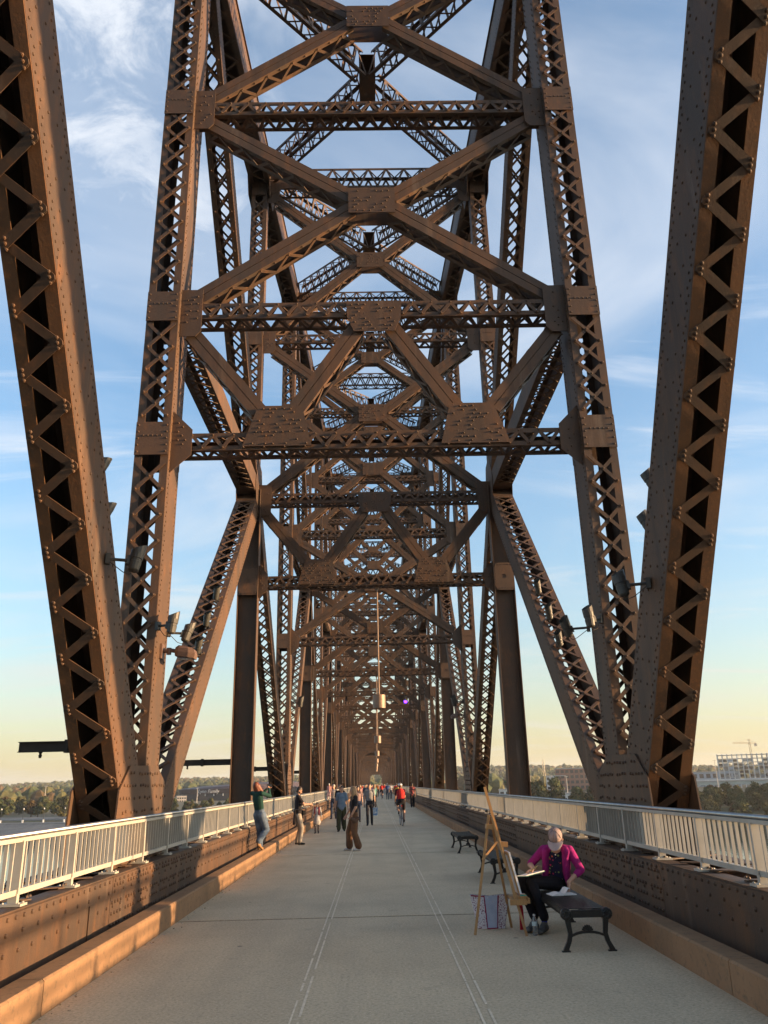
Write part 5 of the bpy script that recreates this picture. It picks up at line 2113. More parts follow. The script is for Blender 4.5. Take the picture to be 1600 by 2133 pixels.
# woman in brown trousers standing in the middle
p, J = standing('woman with long hair in black tee and wide brown trousers standing mid-walkway', -0.76, 23.76, 108, 1.70,
                dict(skin=SKIN, shirt=BLACKT, legs=cloth('brown_trousers', (0.145, 0.078, 0.045)), shoes=WHITE_SH),
                feet=((0.12, 0.10), (-0.15, -0.08)), hands=((0.22, 0.16, 0.92), (-0.20, 0.13, 0.93, (-1.0, -0.5, 0))), hair='long', hair_m=HAIR_B, sleeve=0.85,
                leg=(0.102, 0.088, 0.098), belly=1.1, look=(0.25, 1, -0.05), vox=0.009)
root = empty('handbag', 'dark brown shoulder bag at the hip of the woman in brown trousers', 'handbag', world_pt(p, (-0.25, 0.05, 0.82)), RAD(108))
HB = mat('dark_leather', (0.05, 0.025, 0.015), (0.07, 0.035, 0.02), 12.0, rough=0.6)
skin_up('pouch', [((0, -0.10, 0.03), (0, 0, -0.04), (0.035, 0.05), (0.045, 0.075), 0, (1, 0, 0)), ((0, 0, -0.04), (0, 0.10, 0.03), (0.045, 0.075), (0.035, 0.05), 0, (1, 0, 0))], [HB], 0.01, root)
m = MB()
m.tube([(0, -0.14, 0.05), (0.02, -0.12, 0.28), (0.08, -0.04, 0.52), (0.10, 0.0, 0.545), (0.09, 0.06, 0.50), (0.02, 0.12, 0.28), (0, 0.14, 0.05)], 0.011, 7)
m.obj('strap', HB, root, smooth=True)

# man with a phone by the left kerb
p, J = standing('bearded man in black tee and grey jeans looking at his phone by the left kerb', -2.60, 26.6, -80, 1.72,
                dict(skin=SKIN2, shirt=BLACKT, legs=cloth('grey_jeans', (0.24, 0.215, 0.18), (0.31, 0.28, 0.24), 6.0), shoes=BLACK_SH),
                feet=((0.12, 0.05), (-0.10, -0.02)), hands=((0.06, 0.36, 1.17, (1, -0.6, -1)), (-0.06, 0.35, 1.15, (-1, -0.6, -1))), hair='short', hair_m=HAIR_D,
                sleeve=0.7, look=(0, 1, -0.45), headup=(0, 0.4, 1), beard=True, vox=0.009, belly=1.08, shirt_hem=1.0, curl=0.9, leg=(0.09, 0.07, 0.06))
root = empty('phone', 'smartphone held by the man in the black tee', 'phone', world_pt(p, (0, 0.47, 1.235)), RAD(-80))
m = MB()
m.obox((0, 0, 0), (0.036, 0, 0), (0, 0.05, 0.055), (0, -0.003, 0.003))
m.obj('case', BLACK_SH, root)
m = MB()
m.obox((0, -0.004, 0.004), (0.033, 0, 0), (0, 0.046, 0.05), (0, -0.001, 0.001))
m.obj('screen', DGLASS, root)
root = empty('tied_jacket', 'black jacket tied around the waist of the man with the phone', 'jacket', world_pt(p, (0, 0, 0)), RAD(-80))
js = [((0, -0.10, 1.0), (0.0, -0.13, 0.62), (0.16, 0.035), (0.17, 0.04), 0, (1, 0, 0)), ((-0.15, 0, 1.03), (0.15, 0, 1.03), (0.03, 0.13), (0.03, 0.13), 0, (0, 0, 1)),
      ((0.02, 0.13, 1.0), (0.06, 0.15, 0.78), (0.035, 0.03), (0.03, 0.025), 0, (1, 0, 0))]
skin_up('jacket_cloth', js, [BLACKT], 0.014, root)
root = empty('waist_bag', 'small black camera bag at the belt of the man with the phone', 'bag', world_pt(p, (0.03, 0.20, 0.93)), RAD(-80))
m = MB()
m.prism([(-0.07, -0.05, -0.06), (0.07, -0.05, -0.06), (0.07, 0.03, -0.05), (-0.07, 0.03, -0.05)], (0, 0, 0.11))
m.obj('pouch', BLACK_SH, root)
m = MB()
m.prism([(-0.074, -0.052, 0.052), (0.074, -0.052, 0.052), (0.074, 0.034, 0.045), (-0.074, 0.034, 0.045)], (0, 0, 0.015))
m.obj('flap', BLACKT, root)

# little girl
standing('little girl in pale grey dress and dark red waistcoat walking by the left kerb', -2.42, 32.5, 176, 1.12,
         dict(skin=SKIN, shirt=cloth('pale_grey_dress', (0.42, 0.41, 0.40)), legs=cloth('patterned_leggings', (0.03, 0.025, 0.03), (0.35, 0.3, 0.3), 30.0, 0.55, 0.6),
              shoes=BLACK_SH, extra=cloth('dark_red_knit', (0.16, 0.03, 0.035))), feet=((0.08, 0.10), (-0.07, -0.06)), hands=((0.27, 0.06, 0.86), (-0.27, 0.02, 0.86)), hair='bun', hair_m=HAIR_D,
         skirt=(0.30, 0.23), vest=True, sleeve=1.0, long_sleeve=True, leg=(0.075, 0.058, 0.05), vox=0.011)

# red-haired woman leaning back on the kerb to take a picture
p, J = standing('red-haired woman in dark green top and jeans on the left kerb, arms raised', -3.02, 20.85, -32, 1.60,
                dict(skin=SKIN, shirt=cloth('dark_green_top', (0.014, 0.05, 0.042)), legs=cloth('mid_blue_denim', (0.05, 0.078, 0.125), (0.11, 0.15, 0.21), 5.0), shoes=cloth('tan_boot', (0.33, 0.19, 0.09))),
                feet=((0.10, -0.12), (-0.05, 0.10)), heel=(1.2, 0), hands=((0.09, 0.25, 1.50, (0.7, 0.3, -1)), (-0.02, 0.28, 1.49, (-0.5, 0.4, -1))), lean=-13, hair='long', hair_m=HAIR_R,
                sleeve=1.0, long_sleeve=True, look=(0.1, 0.8, 0.6), headup=(0, -0.6, 0.8), z=0.276, leg=(0.105, 0.09, 0.075), vox=0.009, curl=0.8, eyes=False)
root = empty('phone', 'smartphone raised by the red-haired woman', 'phone', world_pt(p, (0.04, 0.30, 1.49)), RAD(-32))
m = MB()
m.obox((0, 0, 0), (0.075, 0, 0), (0, 0.003, 0), (0, 0, 0.036))
m.obj('case', BLACK_SH, root)
m = MB()
m.obox((0, -0.004, 0), (0.07, 0, 0), (0, 0.001, 0), (0, 0, 0.033))
m.obj('screen', DGLASS, root)

# father carrying a child
p, J = standing('man in grey tee and jeans carrying a child in pink near the left kerb', -2.44, 45.6, 172, 1.78,
                dict(skin=SKIN, shirt=cloth('light_grey_tee', (0.36, 0.35, 0.33)), legs=NAVYP, shoes=BLACK_SH), feet=((0.10, 0.12), (-0.08, -0.12)),
                hands=((0.20, 0.20, 1.16, (1, -0.5, -0.6)), None), hair='short', hair_m=HAIR_G, sleeve=0.7, vox=0.012, belly=1.05)
standing('small child in pink with a white hat carried by the man in the grey tee', -2.68, 45.42, 172, 0.86,
         dict(skin=SKIN, shirt=cloth('pink_shirt', (0.58, 0.30, 0.28)), legs=cloth('pink_leggings', (0.5, 0.3, 0.3)), shoes=WHITE_SH), feet=((0.14, 0.30), (-0.14, 0.30)), hair='short', hair_m=WHITE_SH,
         z=0.96, leg=(0.08, 0.06, 0.05), vox=0.016, sleeve=0.9)

# woman in blue tee
standing('woman in blue tee and olive trousers walking toward the camera', -1.50, 33.4, 178, 1.70,
         dict(skin=SKIN, shirt=cloth('slate_blue_tee', (0.11, 0.17, 0.25), (0.15, 0.21, 0.29)), legs=cloth('olive_trousers', (0.055, 0.06, 0.035)), shoes=BLACK_SH),
         feet=((0.11, 0.16), (-0.08, -0.16)), hands=((0.26, -0.05, 0.84), (-0.26, 0.10, 0.86)), hair='bun', hair_m=HAIR_D, sleeve=0.8, leg=(0.105, 0.085, 0.08), belly=1.18, vox=0.010, shirt_hem=1.0)

# walkers farther back: (label, x, y, rz, H, shirt, legs, shoes, hair, hair_m, extra kw)
GREYT = cloth('grey_tee', (0.25, 0.25, 0.26))
OL = [
    ('walker in grey tee half hidden behind the woman in brown trousers', -0.42, 37.5, 178, 1.78, GREYT, cloth('dark_pants', (0.04, 0.04, 0.05)), BLACK_SH, 'short', HAIR_D, {}),
    ('dark-haired walker in dusty rose top behind the woman in blue', -1.02, 41.0, 182, 1.66, cloth('dusty_rose', (0.3, 0.2, 0.19)), NAVYP, BLACK_SH, 'long', HAIR_D, {}),
    ('walker in black with a dark cap behind the woman in blue', -1.72, 37.0, 175, 1.76, BLACKT, cloth('dark_pants', (0.04, 0.04, 0.05)), BLACK_SH, 'short', HAIR_D, {}),
    ('walker in purple tee left of the woman in mint top', -0.52, 60.0, 180, 1.70, cloth('purple_tee', (0.12, 0.045, 0.19)), cloth('beige_pants', (0.42, 0.36, 0.3)), WHITE_SH, 'short', HAIR_D, {}),
    ('blonde walker in mint top and black leggings', -0.26, 64.0, 0, 1.72, cloth('mint_top', (0.24, 0.45, 0.38)), BLACKT, WHITE_SH, 'long', HAIR_B, dict(shirt_hem=1.0)),
    ('walker in navy tee left of the walker in purple', -0.95, 66.0, 180, 1.74, NAVYP, JEANS, BLACK_SH, 'short', HAIR_D, {}),
    ('walker in pink tee among the far crowd on the left', -1.45, 70.0, 178, 1.70, cloth('pink_shirt', (0.58, 0.30, 0.28)), JEANS, WHITE_SH, 'long', HAIR_B, {}),
    ('walker in red checked shirt and black trousers beside the right kerb', 2.62, 63.0, 2, 1.74,
     cloth('red_checked_shirt', (0.05, 0.03, 0.035), (0.42, 0.10, 0.09), 16.0, 0.5, 0.56), BLACKT, BLACK_SH, 'short', HAIR_D, dict(shirt_hem=1.0, leg=(0.1, 0.085, 0.075))),
    ('walker in bright red tee and jeans with a dark backpack', 1.84, 80.0, 4, 1.78, cloth('bright_red_tee', (0.50, 0.035, 0.03)), NAVYP, BLACK_SH, 'short', HAIR_D, dict(shirt_hem=1.0)),
    ('walker in mustard yellow top beyond the cyclist in red', 1.42, 58.0, 0, 1.70, cloth('mustard_top', (0.55, 0.36, 0.06)), NAVYP, BLACK_SH, 'short', HAIR_B, {}),
    ('walker in blue shirt farther on at the middle of the walkway', 1.20, 96.0, 0, 1.78, cloth('royal_blue_shirt', (0.06, 0.11, 0.27)), NAVYP, BLACK_SH, 'short', HAIR_G, {}),
    ('walker in pale shirt beside the one in blue shirt', 1.62, 99.0, 0, 1.72, cloth('pale_shirt', (0.5, 0.5, 0.52)), NAVYP, BLACK_SH, 'short', HAIR_D, {}),
]
for (lb, x, y, rz, H, a, b, c, hr, hm, kw) in OL:
    st_ = 0.14 if random.random() < 0.5 else -0.14
    pr_, J = standing(lb, x, y, rz, H, dict(skin=random.choice((SKIN, SKIN2)), shirt=a, legs=b, shoes=c), feet=((0.09, st_), (-0.08, -st_)), hair=hr, hair_m=hm, sleeve=0.7,
                      vox=0.014 if y < 50 else 0.018, eyes=y < 50, **kw)
    if 'backpack' in lb:
        root = empty('backpack', 'small dark backpack on the walker in bright red tee', 'backpack', world_pt(pr_, (0, -0.17, 1.24)), RAD(rz))
        skin_up('pack', [((0, 0, -0.14), (0, 0, 0.14), (0.13, 0.07), (0.12, 0.06), 0, (1, 0, 0))], [BLACK_SH], 0.02, root)
        m = MB()
        m.box(-0.05, 0.05, -0.085, -0.07, -0.12, 0.0)
        m.obj('pocket', WHITE_SH, root)
root = empty('shopping_bag', 'blue and white bag swinging beside the walker in grey tee', 'bag', (-0.16, 37.2, 0.62))
m = MB()
m.prism([(-0.10, -0.05, -0.20), (0.10, -0.05, -0.20), (0.12, -0.04, 0.12), (-0.12, -0.04, 0.12)], (0, 0.09, 0))
m.obj('pouch', cloth('bag_blue', (0.18, 0.33, 0.55), (0.5, 0.58, 0.66), 12.0, 0.45, 0.55), root)
m = MB()
m.tube([(-0.09, 0, 0.12), (-0.05, 0, 0.26), (0.05, 0, 0.26), (0.09, 0, 0.12)], 0.008, 6)
m.obj('handle', BLACK_SH, root)
# the far crowd: a few figures copied with other clothes
base = []
for j, (a, b, hm, hr) in enumerate(((cloth('white_tee', (0.55, 0.54, 0.52)), NAVYP, HAIR_D, 'short'), (cloth('orange_tee', (0.45, 0.17, 0.06)), BLACKT, HAIR_B, 'long'),
                                    (cloth('bright_red_tee', (0.50, 0.035, 0.03)), JEANS, HAIR_D, 'short'), (cloth('tan_shirt', (0.42, 0.33, 0.22)), NAVYP, HAIR_G, 'short'))):
    r_, J = standing('tiny figure in %s in the far crowd on the walkway' % ('white tee', 'orange tee', 'red tee', 'tan shirt')[j], 0, 0, 180, 1.70, dict(skin=SKIN, shirt=a, legs=b, shoes=BLACK_SH), feet=((0.09, 0.12), (-0.08, -0.12)), hair=hr, hair_m=hm,
                     vox=0.024, eyes=False, group='far crowd in %s' % ('white tees', 'orange tees', 'red tees', 'tan shirts')[j])
    base.append(r_)
spots = [(-1.9, 84), (-1.1, 92), (-0.5, 88), (-1.5, 104), (-0.7, 112), (0.1, 118), (-2.1, 118), (0.7, 126), (-1.3, 132), (-0.2, 138), (1.3, 142), (-1.8, 146), (0.5, 152), (-0.9, 160),
         (0.2, 168), (-1.5, 176), (1.0, 182), (-0.4, 190)]
for j, (x, y) in enumerate(spots):
    o = base[j] if j < 4 else copy_tree(base[j % 4])
    o.location = (x, y, 0)
    o.rotation_euler = (0, 0, RAD(180 if (j * 7) % 3 else 0) + 0.1 * (j % 5 - 2))


# ---- cyclists
TYRE = mat('tyre_rubber', (0.02, 0.02, 0.02), None, rough=0.8)
CHROME = mat('bike_metal', (0.35, 0.36, 0.38), None, rough=0.3, metal=0.8)
BFRAME = mat('bike_frame_paint', (0.03, 0.035, 0.05), None, rough=0.3)


def bicycle(x, y, rz, label):
    root = empty('bicycle', label, 'bicycle', (x, y, 0), RAD(rz), 'bicycles ridden away from the camera')
    for yc in (-0.50, 0.50):
        a = np.linspace(0, 2 * math.pi, 29)
        m = MB()
        m.tube([(0, yc + 0.335 * math.cos(t), 0.338 + 0.335 * math.sin(t)) for t in a], 0.015, 7)
        w = m.obj('wheel', TYRE, root, smooth=True)
        m = MB()
        m.tube([(0, yc + 0.312 * math.cos(t), 0.338 + 0.312 * math.sin(t)) for t in a], 0.010, 6)
        m.tube([(-0.05, yc, 0.338), (0.05, yc, 0.338)], 0.022, 8)
        m.obj('rim', CHROME, w, smooth=True)
        m = MB()
        for q in range(18):
            t = q * 2 * math.pi / 18
            m.tube([(0.02 * (-1) ** q, yc, 0.338), (0, yc + 0.31 * math.cos(t), 0.338 + 0.31 * math.sin(t))], 0.0018, 4)
        m.obj('spokes', CHROME, w)
    m = MB()
    for a, b, r in (((0, -0.08, 0.28), (0, -0.20, 0.86), 0.016), ((0, -0.08, 0.28), (0, 0.36, 0.72), 0.019), ((0, -0.18, 0.76), (0, 0.34, 0.83), 0.016), ((0, 0.34, 0.88), (0, 0.38, 0.68), 0.02),
                    ((0.05, -0.50, 0.338), (0.015, -0.18, 0.74), 0.009), ((-0.05, -0.50, 0.338), (-0.015, -0.18, 0.74), 0.009), ((0.05, -0.50, 0.338), (0.02, -0.08, 0.28), 0.01),
                    ((-0.05, -0.50, 0.338), (-0.02, -0.08, 0.28), 0.01), ((0.045, 0.50, 0.338), (0.03, 0.39, 0.68), 0.012), ((-0.045, 0.50, 0.338), (-0.03, 0.39, 0.68), 0.012)):
        m.tube([a, b], r, 8)
    m.obj('frame', BFRAME, root)
    m = MB()
    m.tube([(0, 0.34, 0.88), (0, 0.38, 0.93)], 0.016, 8)
    m.tube([(-0.21, 0.40, 0.93), (0.21, 0.40, 0.93)], 0.014, 8)
    for s_ in (-1, 1):
        m.tube([(s_ * 0.21, 0.40, 0.93), (s_ * 0.215, 0.50, 0.92), (s_ * 0.215, 0.51, 0.86), (s_ * 0.215, 0.44, 0.80)], 0.014, 8)
    m.obj('handlebar', BFRAME, root)
    m = MB()
    m.prism([(-0.075, -0.34, 0.90), (0.075, -0.34, 0.90), (0.03, -0.16, 0.90), (0.018, -0.04, 0.90), (-0.018, -0.04, 0.90), (-0.03, -0.16, 0.90)], (0, 0, 0.045))
    m.obj('saddle', TYRE, root)
    m = MB()
    m.tube([(0.03, -0.08, 0.28), (0.045, -0.08, 0.28)], 0.095, 16)
    for s_ in (-1, 1):
        m.tube([(s_ * 0.06, -0.08, 0.28), (s_ * 0.065, -0.06, 0.28 - s_ * 0.165)], 0.012, 6)
        m.box(s_ * 0.07, s_ * 0.16, -0.10, -0.02, 0.27 - s_ * 0.165, 0.29 - s_ * 0.165)
    m.obj('crankset', CHROME, root)
    m = MB()
    m.box(-0.025, 0.025, -0.29, -0.27, 0.78, 0.84)
    m.obj('tail_lamp', mat('tail_lamp_red_' + root.name, (0.4, 0.02, 0.02), None, rough=0.3), root)
    return root


def rider(x, y, rz, label, jersey, sleeves, shorts_, helmet, vox=0.010):
    root = empty('person', label, 'person', (x, y, 0), RAD(rz), 'cyclists')
    ml = [SKIN, jersey, shorts_, BLACK_SH, sleeves, WHITE_SH]
    S = np.array([1.0, 0, 0])
    hip = np.array([0, -0.22, 1.02])
    chest, neck = np.array([0, 0.04, 1.36]), np.array([0, 0.13, 1.50])
    hc = np.array([0, 0.20, 1.61])
    segs = [(hip + (0, 0, -0.02), hip + (0, 0.03, 0.06), (0.165, 0.12), (0.155, 0.115), 2, S), (hip + (0, 0.04, 0.08), chest, (0.15, 0.115), (0.18, 0.12), 1, S, 0.01),
            (chest, neck + (0, -0.03, -0.04), (0.18, 0.12), (0.13, 0.08), 1, S), (neck, hc, (0.052,) * 2, (0.05,) * 2, 0, S)]
    for s_ in (1, -1):
        sh = neck + (s_ * 0.18, -0.01, -0.05)
        hd = np.array([s_ * 0.215, 0.46, 0.95])
        el, wr = ik(sh, hd, 0.29, 0.26, (s_ * 1, -0.3, -0.6))
        cut = sh + (el - sh) * 0.75
        segs += [(neck + (s_ * 0.06, -0.01, -0.04), sh, (0.06,) * 2, (0.06,) * 2, 4, S), (sh, cut, (0.056,) * 2, (0.050,) * 2, 4, S), (cut, el, (0.045,) * 2, (0.040,) * 2, 0, S),
                 (el, wr, (0.040,) * 2, (0.028,) * 2, 0, S)]
        segs += hand_segs(wr, (0, 0.6, -0.7), (-s_, 0.2, -0.3), 1.0, 3, 1.1, s_)
        an = np.array([s_ * 0.11, -0.10, 0.28 - s_ * 0.165 + 0.11])
        hp = hip + (s_ * 0.09, 0.02, -0.03)
        kn, an = ik(hp, an, 0.43, 0.42, (s_ * 0.15, 1, 0.2))
        cutk = hp + (kn - hp) * 0.8
        segs += [(hp, cutk, (0.095,) * 2, (0.072,) * 2, 2, S), (cutk, kn, (0.066,) * 2, (0.058,) * 2, 0, S), (kn, kn + (an - kn) * 0.4, (0.058, 0.062), (0.056, 0.066), 0, S),
                 (kn + (an - kn) * 0.4, an, (0.056, 0.066), (0.037,) * 2, 0, S), (an + (0, -0.04, -0.05), an + (0, 0.15, -0.07), (0.038, 0.034), (0.038, 0.026), 3, S),
                 (an, an + (0, 0.03, -0.05), (0.038,) * 2, (0.036,) * 2, 3, S)]
    P = head_parts(root, hc, (0, 1, -0.15), (0, 0.15, 1), 1.0, 0, 'short', HAIR_D, segs, eyes=False)
    skin_up('body', segs, ml, vox, root)
    hs = [(P(0, -0.035, 0.075), P(0, 0.03, 0.072), (0.098, 0.075), (0.090, 0.068), 0, S), (P(0, -0.10, 0.06), P(0, -0.05, 0.07), (0.075, 0.045), (0.09, 0.06), 0, S)]
    h = skin_up('helmet', hs, [helmet], 0.012, root, 2)
    m = MB()
    for q in (-1, 0, 1):
        m.tube([P(q * 0.045, -0.13, 0.09), P(q * 0.05, -0.05, 0.152 - abs(q) * 0.018), P(q * 0.045, 0.05, 0.15 - abs(q) * 0.018)], 0.011, 6)
    m.obj('helmet_vents', BLACK_SH, h)
    return root


bicycle(0.97, 36.9, 4, 'dark road bicycle under the cyclist in red')
rider(0.97, 36.9, 4, 'cyclist in red jersey, black shorts and white helmet riding away', cloth('bright_red_tee', (0.50, 0.035, 0.03)), cloth('plum_sleeve', (0.07, 0.02, 0.04)), BLACKT,
      mat('white_helmet', (0.68, 0.68, 0.66), None, rough=0.35))
bicycle(0.55, 99.0, 0, 'tiny dark bicycle of the second cyclist far ahead')
rider(0.55, 99.0, 0, 'second cyclist far ahead in red top', cloth('bright_red_tee', (0.50, 0.035, 0.03)), cloth('bright_red_tee', (0.50, 0.035, 0.03)), BLACKT,
      mat('grey_helmet', (0.4, 0.4, 0.4), None, rough=0.35), vox=0.02)

# ================================================================== the artist and her things
art = empty('person', 'artist in magenta cardigan, floral top and cap drawing on the nearest bench', 'person', (2.16, 11.0, 0.0))
A0 = np.array([2.16, 11.0, 0.0])
MAG = cloth('magenta_cardigan', (0.30, 0.018, 0.16), (0.23, 0.012, 0.12), 9.0)
FLOR = cloth('navy_floral_base', (0.012, 0.013, 0.035))
_nt = FLOR.node_tree
_tc = _nt.nodes.new('ShaderNodeTexCoord')
_vo = N(_nt.nodes, 'ShaderNodeTexVoronoi', Scale=30.0)
_nt.links.new(_tc.outputs['Object'], _vo.inputs['Vector'])
_rp = _nt.nodes.new('ShaderNodeValToRGB')
_rp.color_ramp.interpolation = 'CONSTANT'
cols = [(0.0, (0.013, 0.014, 0.04)), (0.30, (0.50, 0.09, 0.05)), (0.46, (0.22, 0.27, 0.07)), (0.60, (0.7, 0.68, 0.62)), (0.72, (0.45, 0.03, 0.09)), (0.84, (0.013, 0.014, 0.04))]
while len(_rp.color_ramp.elements) < len(cols):
    _rp.color_ramp.elements.new(0.5)
for e, (q, c) in zip(_rp.color_ramp.elements, cols):
    e.position = q
    e.color = (*c, 1)
_sep = _nt.nodes.new('ShaderNodeSeparateColor')
_nt.links.new(_vo.outputs['Color'], _sep.inputs[0])
_nt.links.new(_sep.outputs[0], _rp.inputs[0])
_mr = _nt.nodes.new('ShaderNodeMath')
_mr.operation = 'LESS_THAN'
_mr.inputs[1].default_value = 0.36
_nt.links.new(_vo.outputs['Distance'], _mr.inputs[0])
_mx = _nt.nodes.new('ShaderNodeMixRGB')
_mx.inputs[1].default_value = (0.013, 0.014, 0.04, 1)
_nt.links.new(_mr.outputs[0], _mx.inputs[0])
_nt.links.new(_rp.outputs[0], _mx.inputs[2])
_nt.links.new(_mx.outputs[0], _nt.nodes['Principled BSDF'].inputs['Base Color'])
SLAX = cloth('dark_slacks', (0.010, 0.010, 0.014))
SOCK = cloth('blue_sock', (0.04, 0.05, 0.30))
SHOEG = cloth('grey_trainer', (0.075, 0.078, 0.075), (0.13, 0.13, 0.125), 14.0)


def Wp(x, y, z):
    return np.array([x, y, z]) - A0


ml = [SKIN, MAG, FLOR, SLAX, SHOEG, SOCK]
F = np.array([-0.42, -0.9, 0])            # torso faces the camera, a little to the left
F = F / np.linalg.norm(F)
S = np.array([-F[1], F[0], 0])            # her left is image right
hip = Wp(2.19, 11.02, 0.50)
wst = Wp(2.18, 10.98, 0.62)
chest = Wp(2.18, 10.93, 0.80)
nk = Wp(2.175, 10.86, 0.955)
hc = nk + np.array([-0.012, -0.085, 0.075])
segs = [(hip + S * 0.03, hip - S * 0.03, (0.13, 0.12), (0.13, 0.12), 3, (0, 0, 1)),
        (hip + (0, 0, 0.02), wst, (0.15, 0.115), (0.135, 0.10), 2, S), (wst, chest, (0.135, 0.10), (0.148, 0.10), 2, S),
        (chest, nk - (0, 0, 0.055), (0.148, 0.098), (0.10, 0.062), 2, S),
        (nk + F * 0.03 - (0, 0, 0.045), nk + F * 0.02 + (0, 0, 0.0), (0.062, 0.046), (0.048, 0.046), 0, S, 0.006), (nk, hc, (0.046,) * 2, (0.045,) * 2, 0, S)]
for s_ in (1, -1):                        # +1: image right
    sh = nk + S * s_ * 0.165 + np.array([0, 0.015, -0.055])
    # cardigan fronts hanging open
    segs += [(nk + S * s_ * 0.085 - (0, 0, 0.04), sh, (0.052,) * 2, (0.056,) * 2, 1, S, 0.004),
             (sh + S * -s_ * 0.035 + F * 0.02, wst + S * s_ * 0.135 + F * 0.03 + (0, 0, 0.02), (0.050, 0.095), (0.045, 0.10), 1, S, 0.004),
             (wst + S * s_ * 0.135 + F * 0.03, hip + S * s_ * 0.15 + F * 0.05 + (0, 0, 0.02), (0.042, 0.09), (0.03, 0.08), 1, S, 0.003)]
    if s_ > 0:
        hd, pole = Wp(2.265, 10.735, 0.535), np.array([0.9, 0.2, -0.3])
    else:
        hd, pole = Wp(1.85, 10.79, 0.695), np.array([-0.7, 0.5, -0.7])
    el, wr = ik(sh, hd, 0.265, 0.235, pole)
    cut = sh + (el - sh) * (1.0 if s_ > 0 else 0.92)
    segs += [(sh, cut, (0.058,) * 2, (0.050,) * 2, 1, S)]
    if s_ > 0:
        q = el + (wr - el) * 0.35
        segs += [(el, q, (0.049,) * 2, (0.044,) * 2, 1, S), (q, wr, (0.034,) * 2, (0.025,) * 2, 0, S)]
        segs += hand_segs(wr, (-0.12, -0.25, -1), (-0.9, -0.2, 0.2), 0.95, 0, 0.35, 1)
    else:
        segs += [(cut, el, (0.042,) * 2, (0.038,) * 2, 0, S), (el, wr, (0.037,) * 2, (0.025,) * 2, 0, S)]
        segs += hand_segs(wr, (-0.75, -0.35, -0.22), (-0.1, -0.3, -1), 0.95, 0, 0.75, -1)
for s_, kn, an, toe in ((1, Wp(1.80, 10.74, 0.545), Wp(1.90, 10.62, 0.115), Wp(1.80, 10.46, 0.035)), (-1, Wp(1.69, 10.92, 0.555), Wp(1.80, 10.74, 0.115), Wp(1.68, 10.60, 0.035))):
    hp = hip + np.array([-0.03, -0.09 * s_ + 0.0, -0.0])
    segs += [(hp, kn, (0.092,) * 2, (0.066,) * 2, 3, S), (kn, an + (0, 0, 0.06), (0.066,) * 2, (0.060,) * 2, 3, S), (an + (0, 0, 0.05), an, (0.036,) * 2, (0.036,) * 2, 5, S)]
    d = (toe - an) * (1, 1, 0)
    d = d / np.linalg.norm(d)
    side = np.array([-d[1], d[0], 0])
    segs += [(an - d * 0.03 - (0, 0, 0.065), toe, (0.040, 0.042), (0.046, 0.030), 4, side), (an - (0, 0, 0.02), an + d * 0.07 - (0, 0, 0.055), (0.040,) * 2, (0.042,) * 2, 4, side)]
P = head_parts(art, hc, F * 0.66 + np.array([0, 0, -0.75]), F * 0.75 + np.array([0, 0, 0.66]), 0.97, 0, 'short', HAIR_G, segs, eyes=True)
skin_up('body', segs, ml, 0.0065, art, 3)
CAPM = cloth('pale_mauve_cap', (0.34, 0.265, 0.255), (0.26, 0.20, 0.195), 9.0)
cs = [(P(0, -0.022, 0.064), P(0, -0.012, 0.058), (0.092, 0.104), (0.092, 0.104), 0, np.cross(F, (0, 0, 1)))]
cap = skin_up('cap', cs, [CAPM], 0.010, art, 3)
r_ = P(1, 0, 0) - P(0, 0, 0)
r_ = r_ / np.linalg.norm(r_)
m = MB()
n = 9
top = []
for row in range(4):
    for q in range(n):
        a = -1.25 + 2.5 * q / (n - 1)
        k = 0.5 + 0.72 * row / 3
        top.append(P(math.sin(a) * 0.104 * (0.88 + 0.12 * k), 0.015 + math.cos(a) * 0.152 * k, 0.062 - 0.022 * k * math.cos(a) - 0.022 * math.sin(a) ** 2))
top = np.array(top)
un = (P(0, 0, 1) - P(0, 0, 0)) * 0.005
v = np.concatenate([top, top - un])
f = []
for row in range(3):
    for q in range(n - 1):
        a = row * n + q
        f += [(a, a + 1, a + n + 1, a + n), (a + 4 * n, a + 5 * n, a + 5 * n + 1, a + 4 * n + 1)]
for q in range(n - 1):
    a = 3 * n + q
    f.append((a, a + 1, a + 1 + 4 * n, a + 4 * n))
m.add(v, np.array(f))
m.obj('cap_brim', cloth('cap_brim_cotton', (0.42, 0.335, 0.32), (0.36, 0.28, 0.27), 9.0), cap)
m = MB()
for a in (0, 60, 120, 180, 240, 300):
    m.tube([P(math.sin(RAD(a)) * 0.095 * math.cos(t), -0.015 + math.cos(RAD(a)) * 0.107 * math.cos(t), 0.060 + 0.104 * math.sin(t)) for t in (0.1, 0.4, 0.7, 1.0, 1.3, 1.5)], 0.0028, 5)
m.obj('cap_seams', cloth('cap_seam_thread', (0.19, 0.14, 0.14)), cap)
m = MB()
m.ellipsoid(P(0, -0.01, 0.168), (0.008,) * 3, 6, 4)
m.obj('cap_button', CAPM, cap)

PAPER = mat('white_paper', (0.72, 0.71, 0.69), (0.62, 0.61, 0.6), 18.0, 0.45, 0.7, rough=0.85)
WOODE = mat('easel_beech', (0.40, 0.225, 0.085), (0.31, 0.165, 0.06), 9.0, 0.35, 0.65, rough=0.5, stretch=(6, 6, 0.6), bump=0.08)
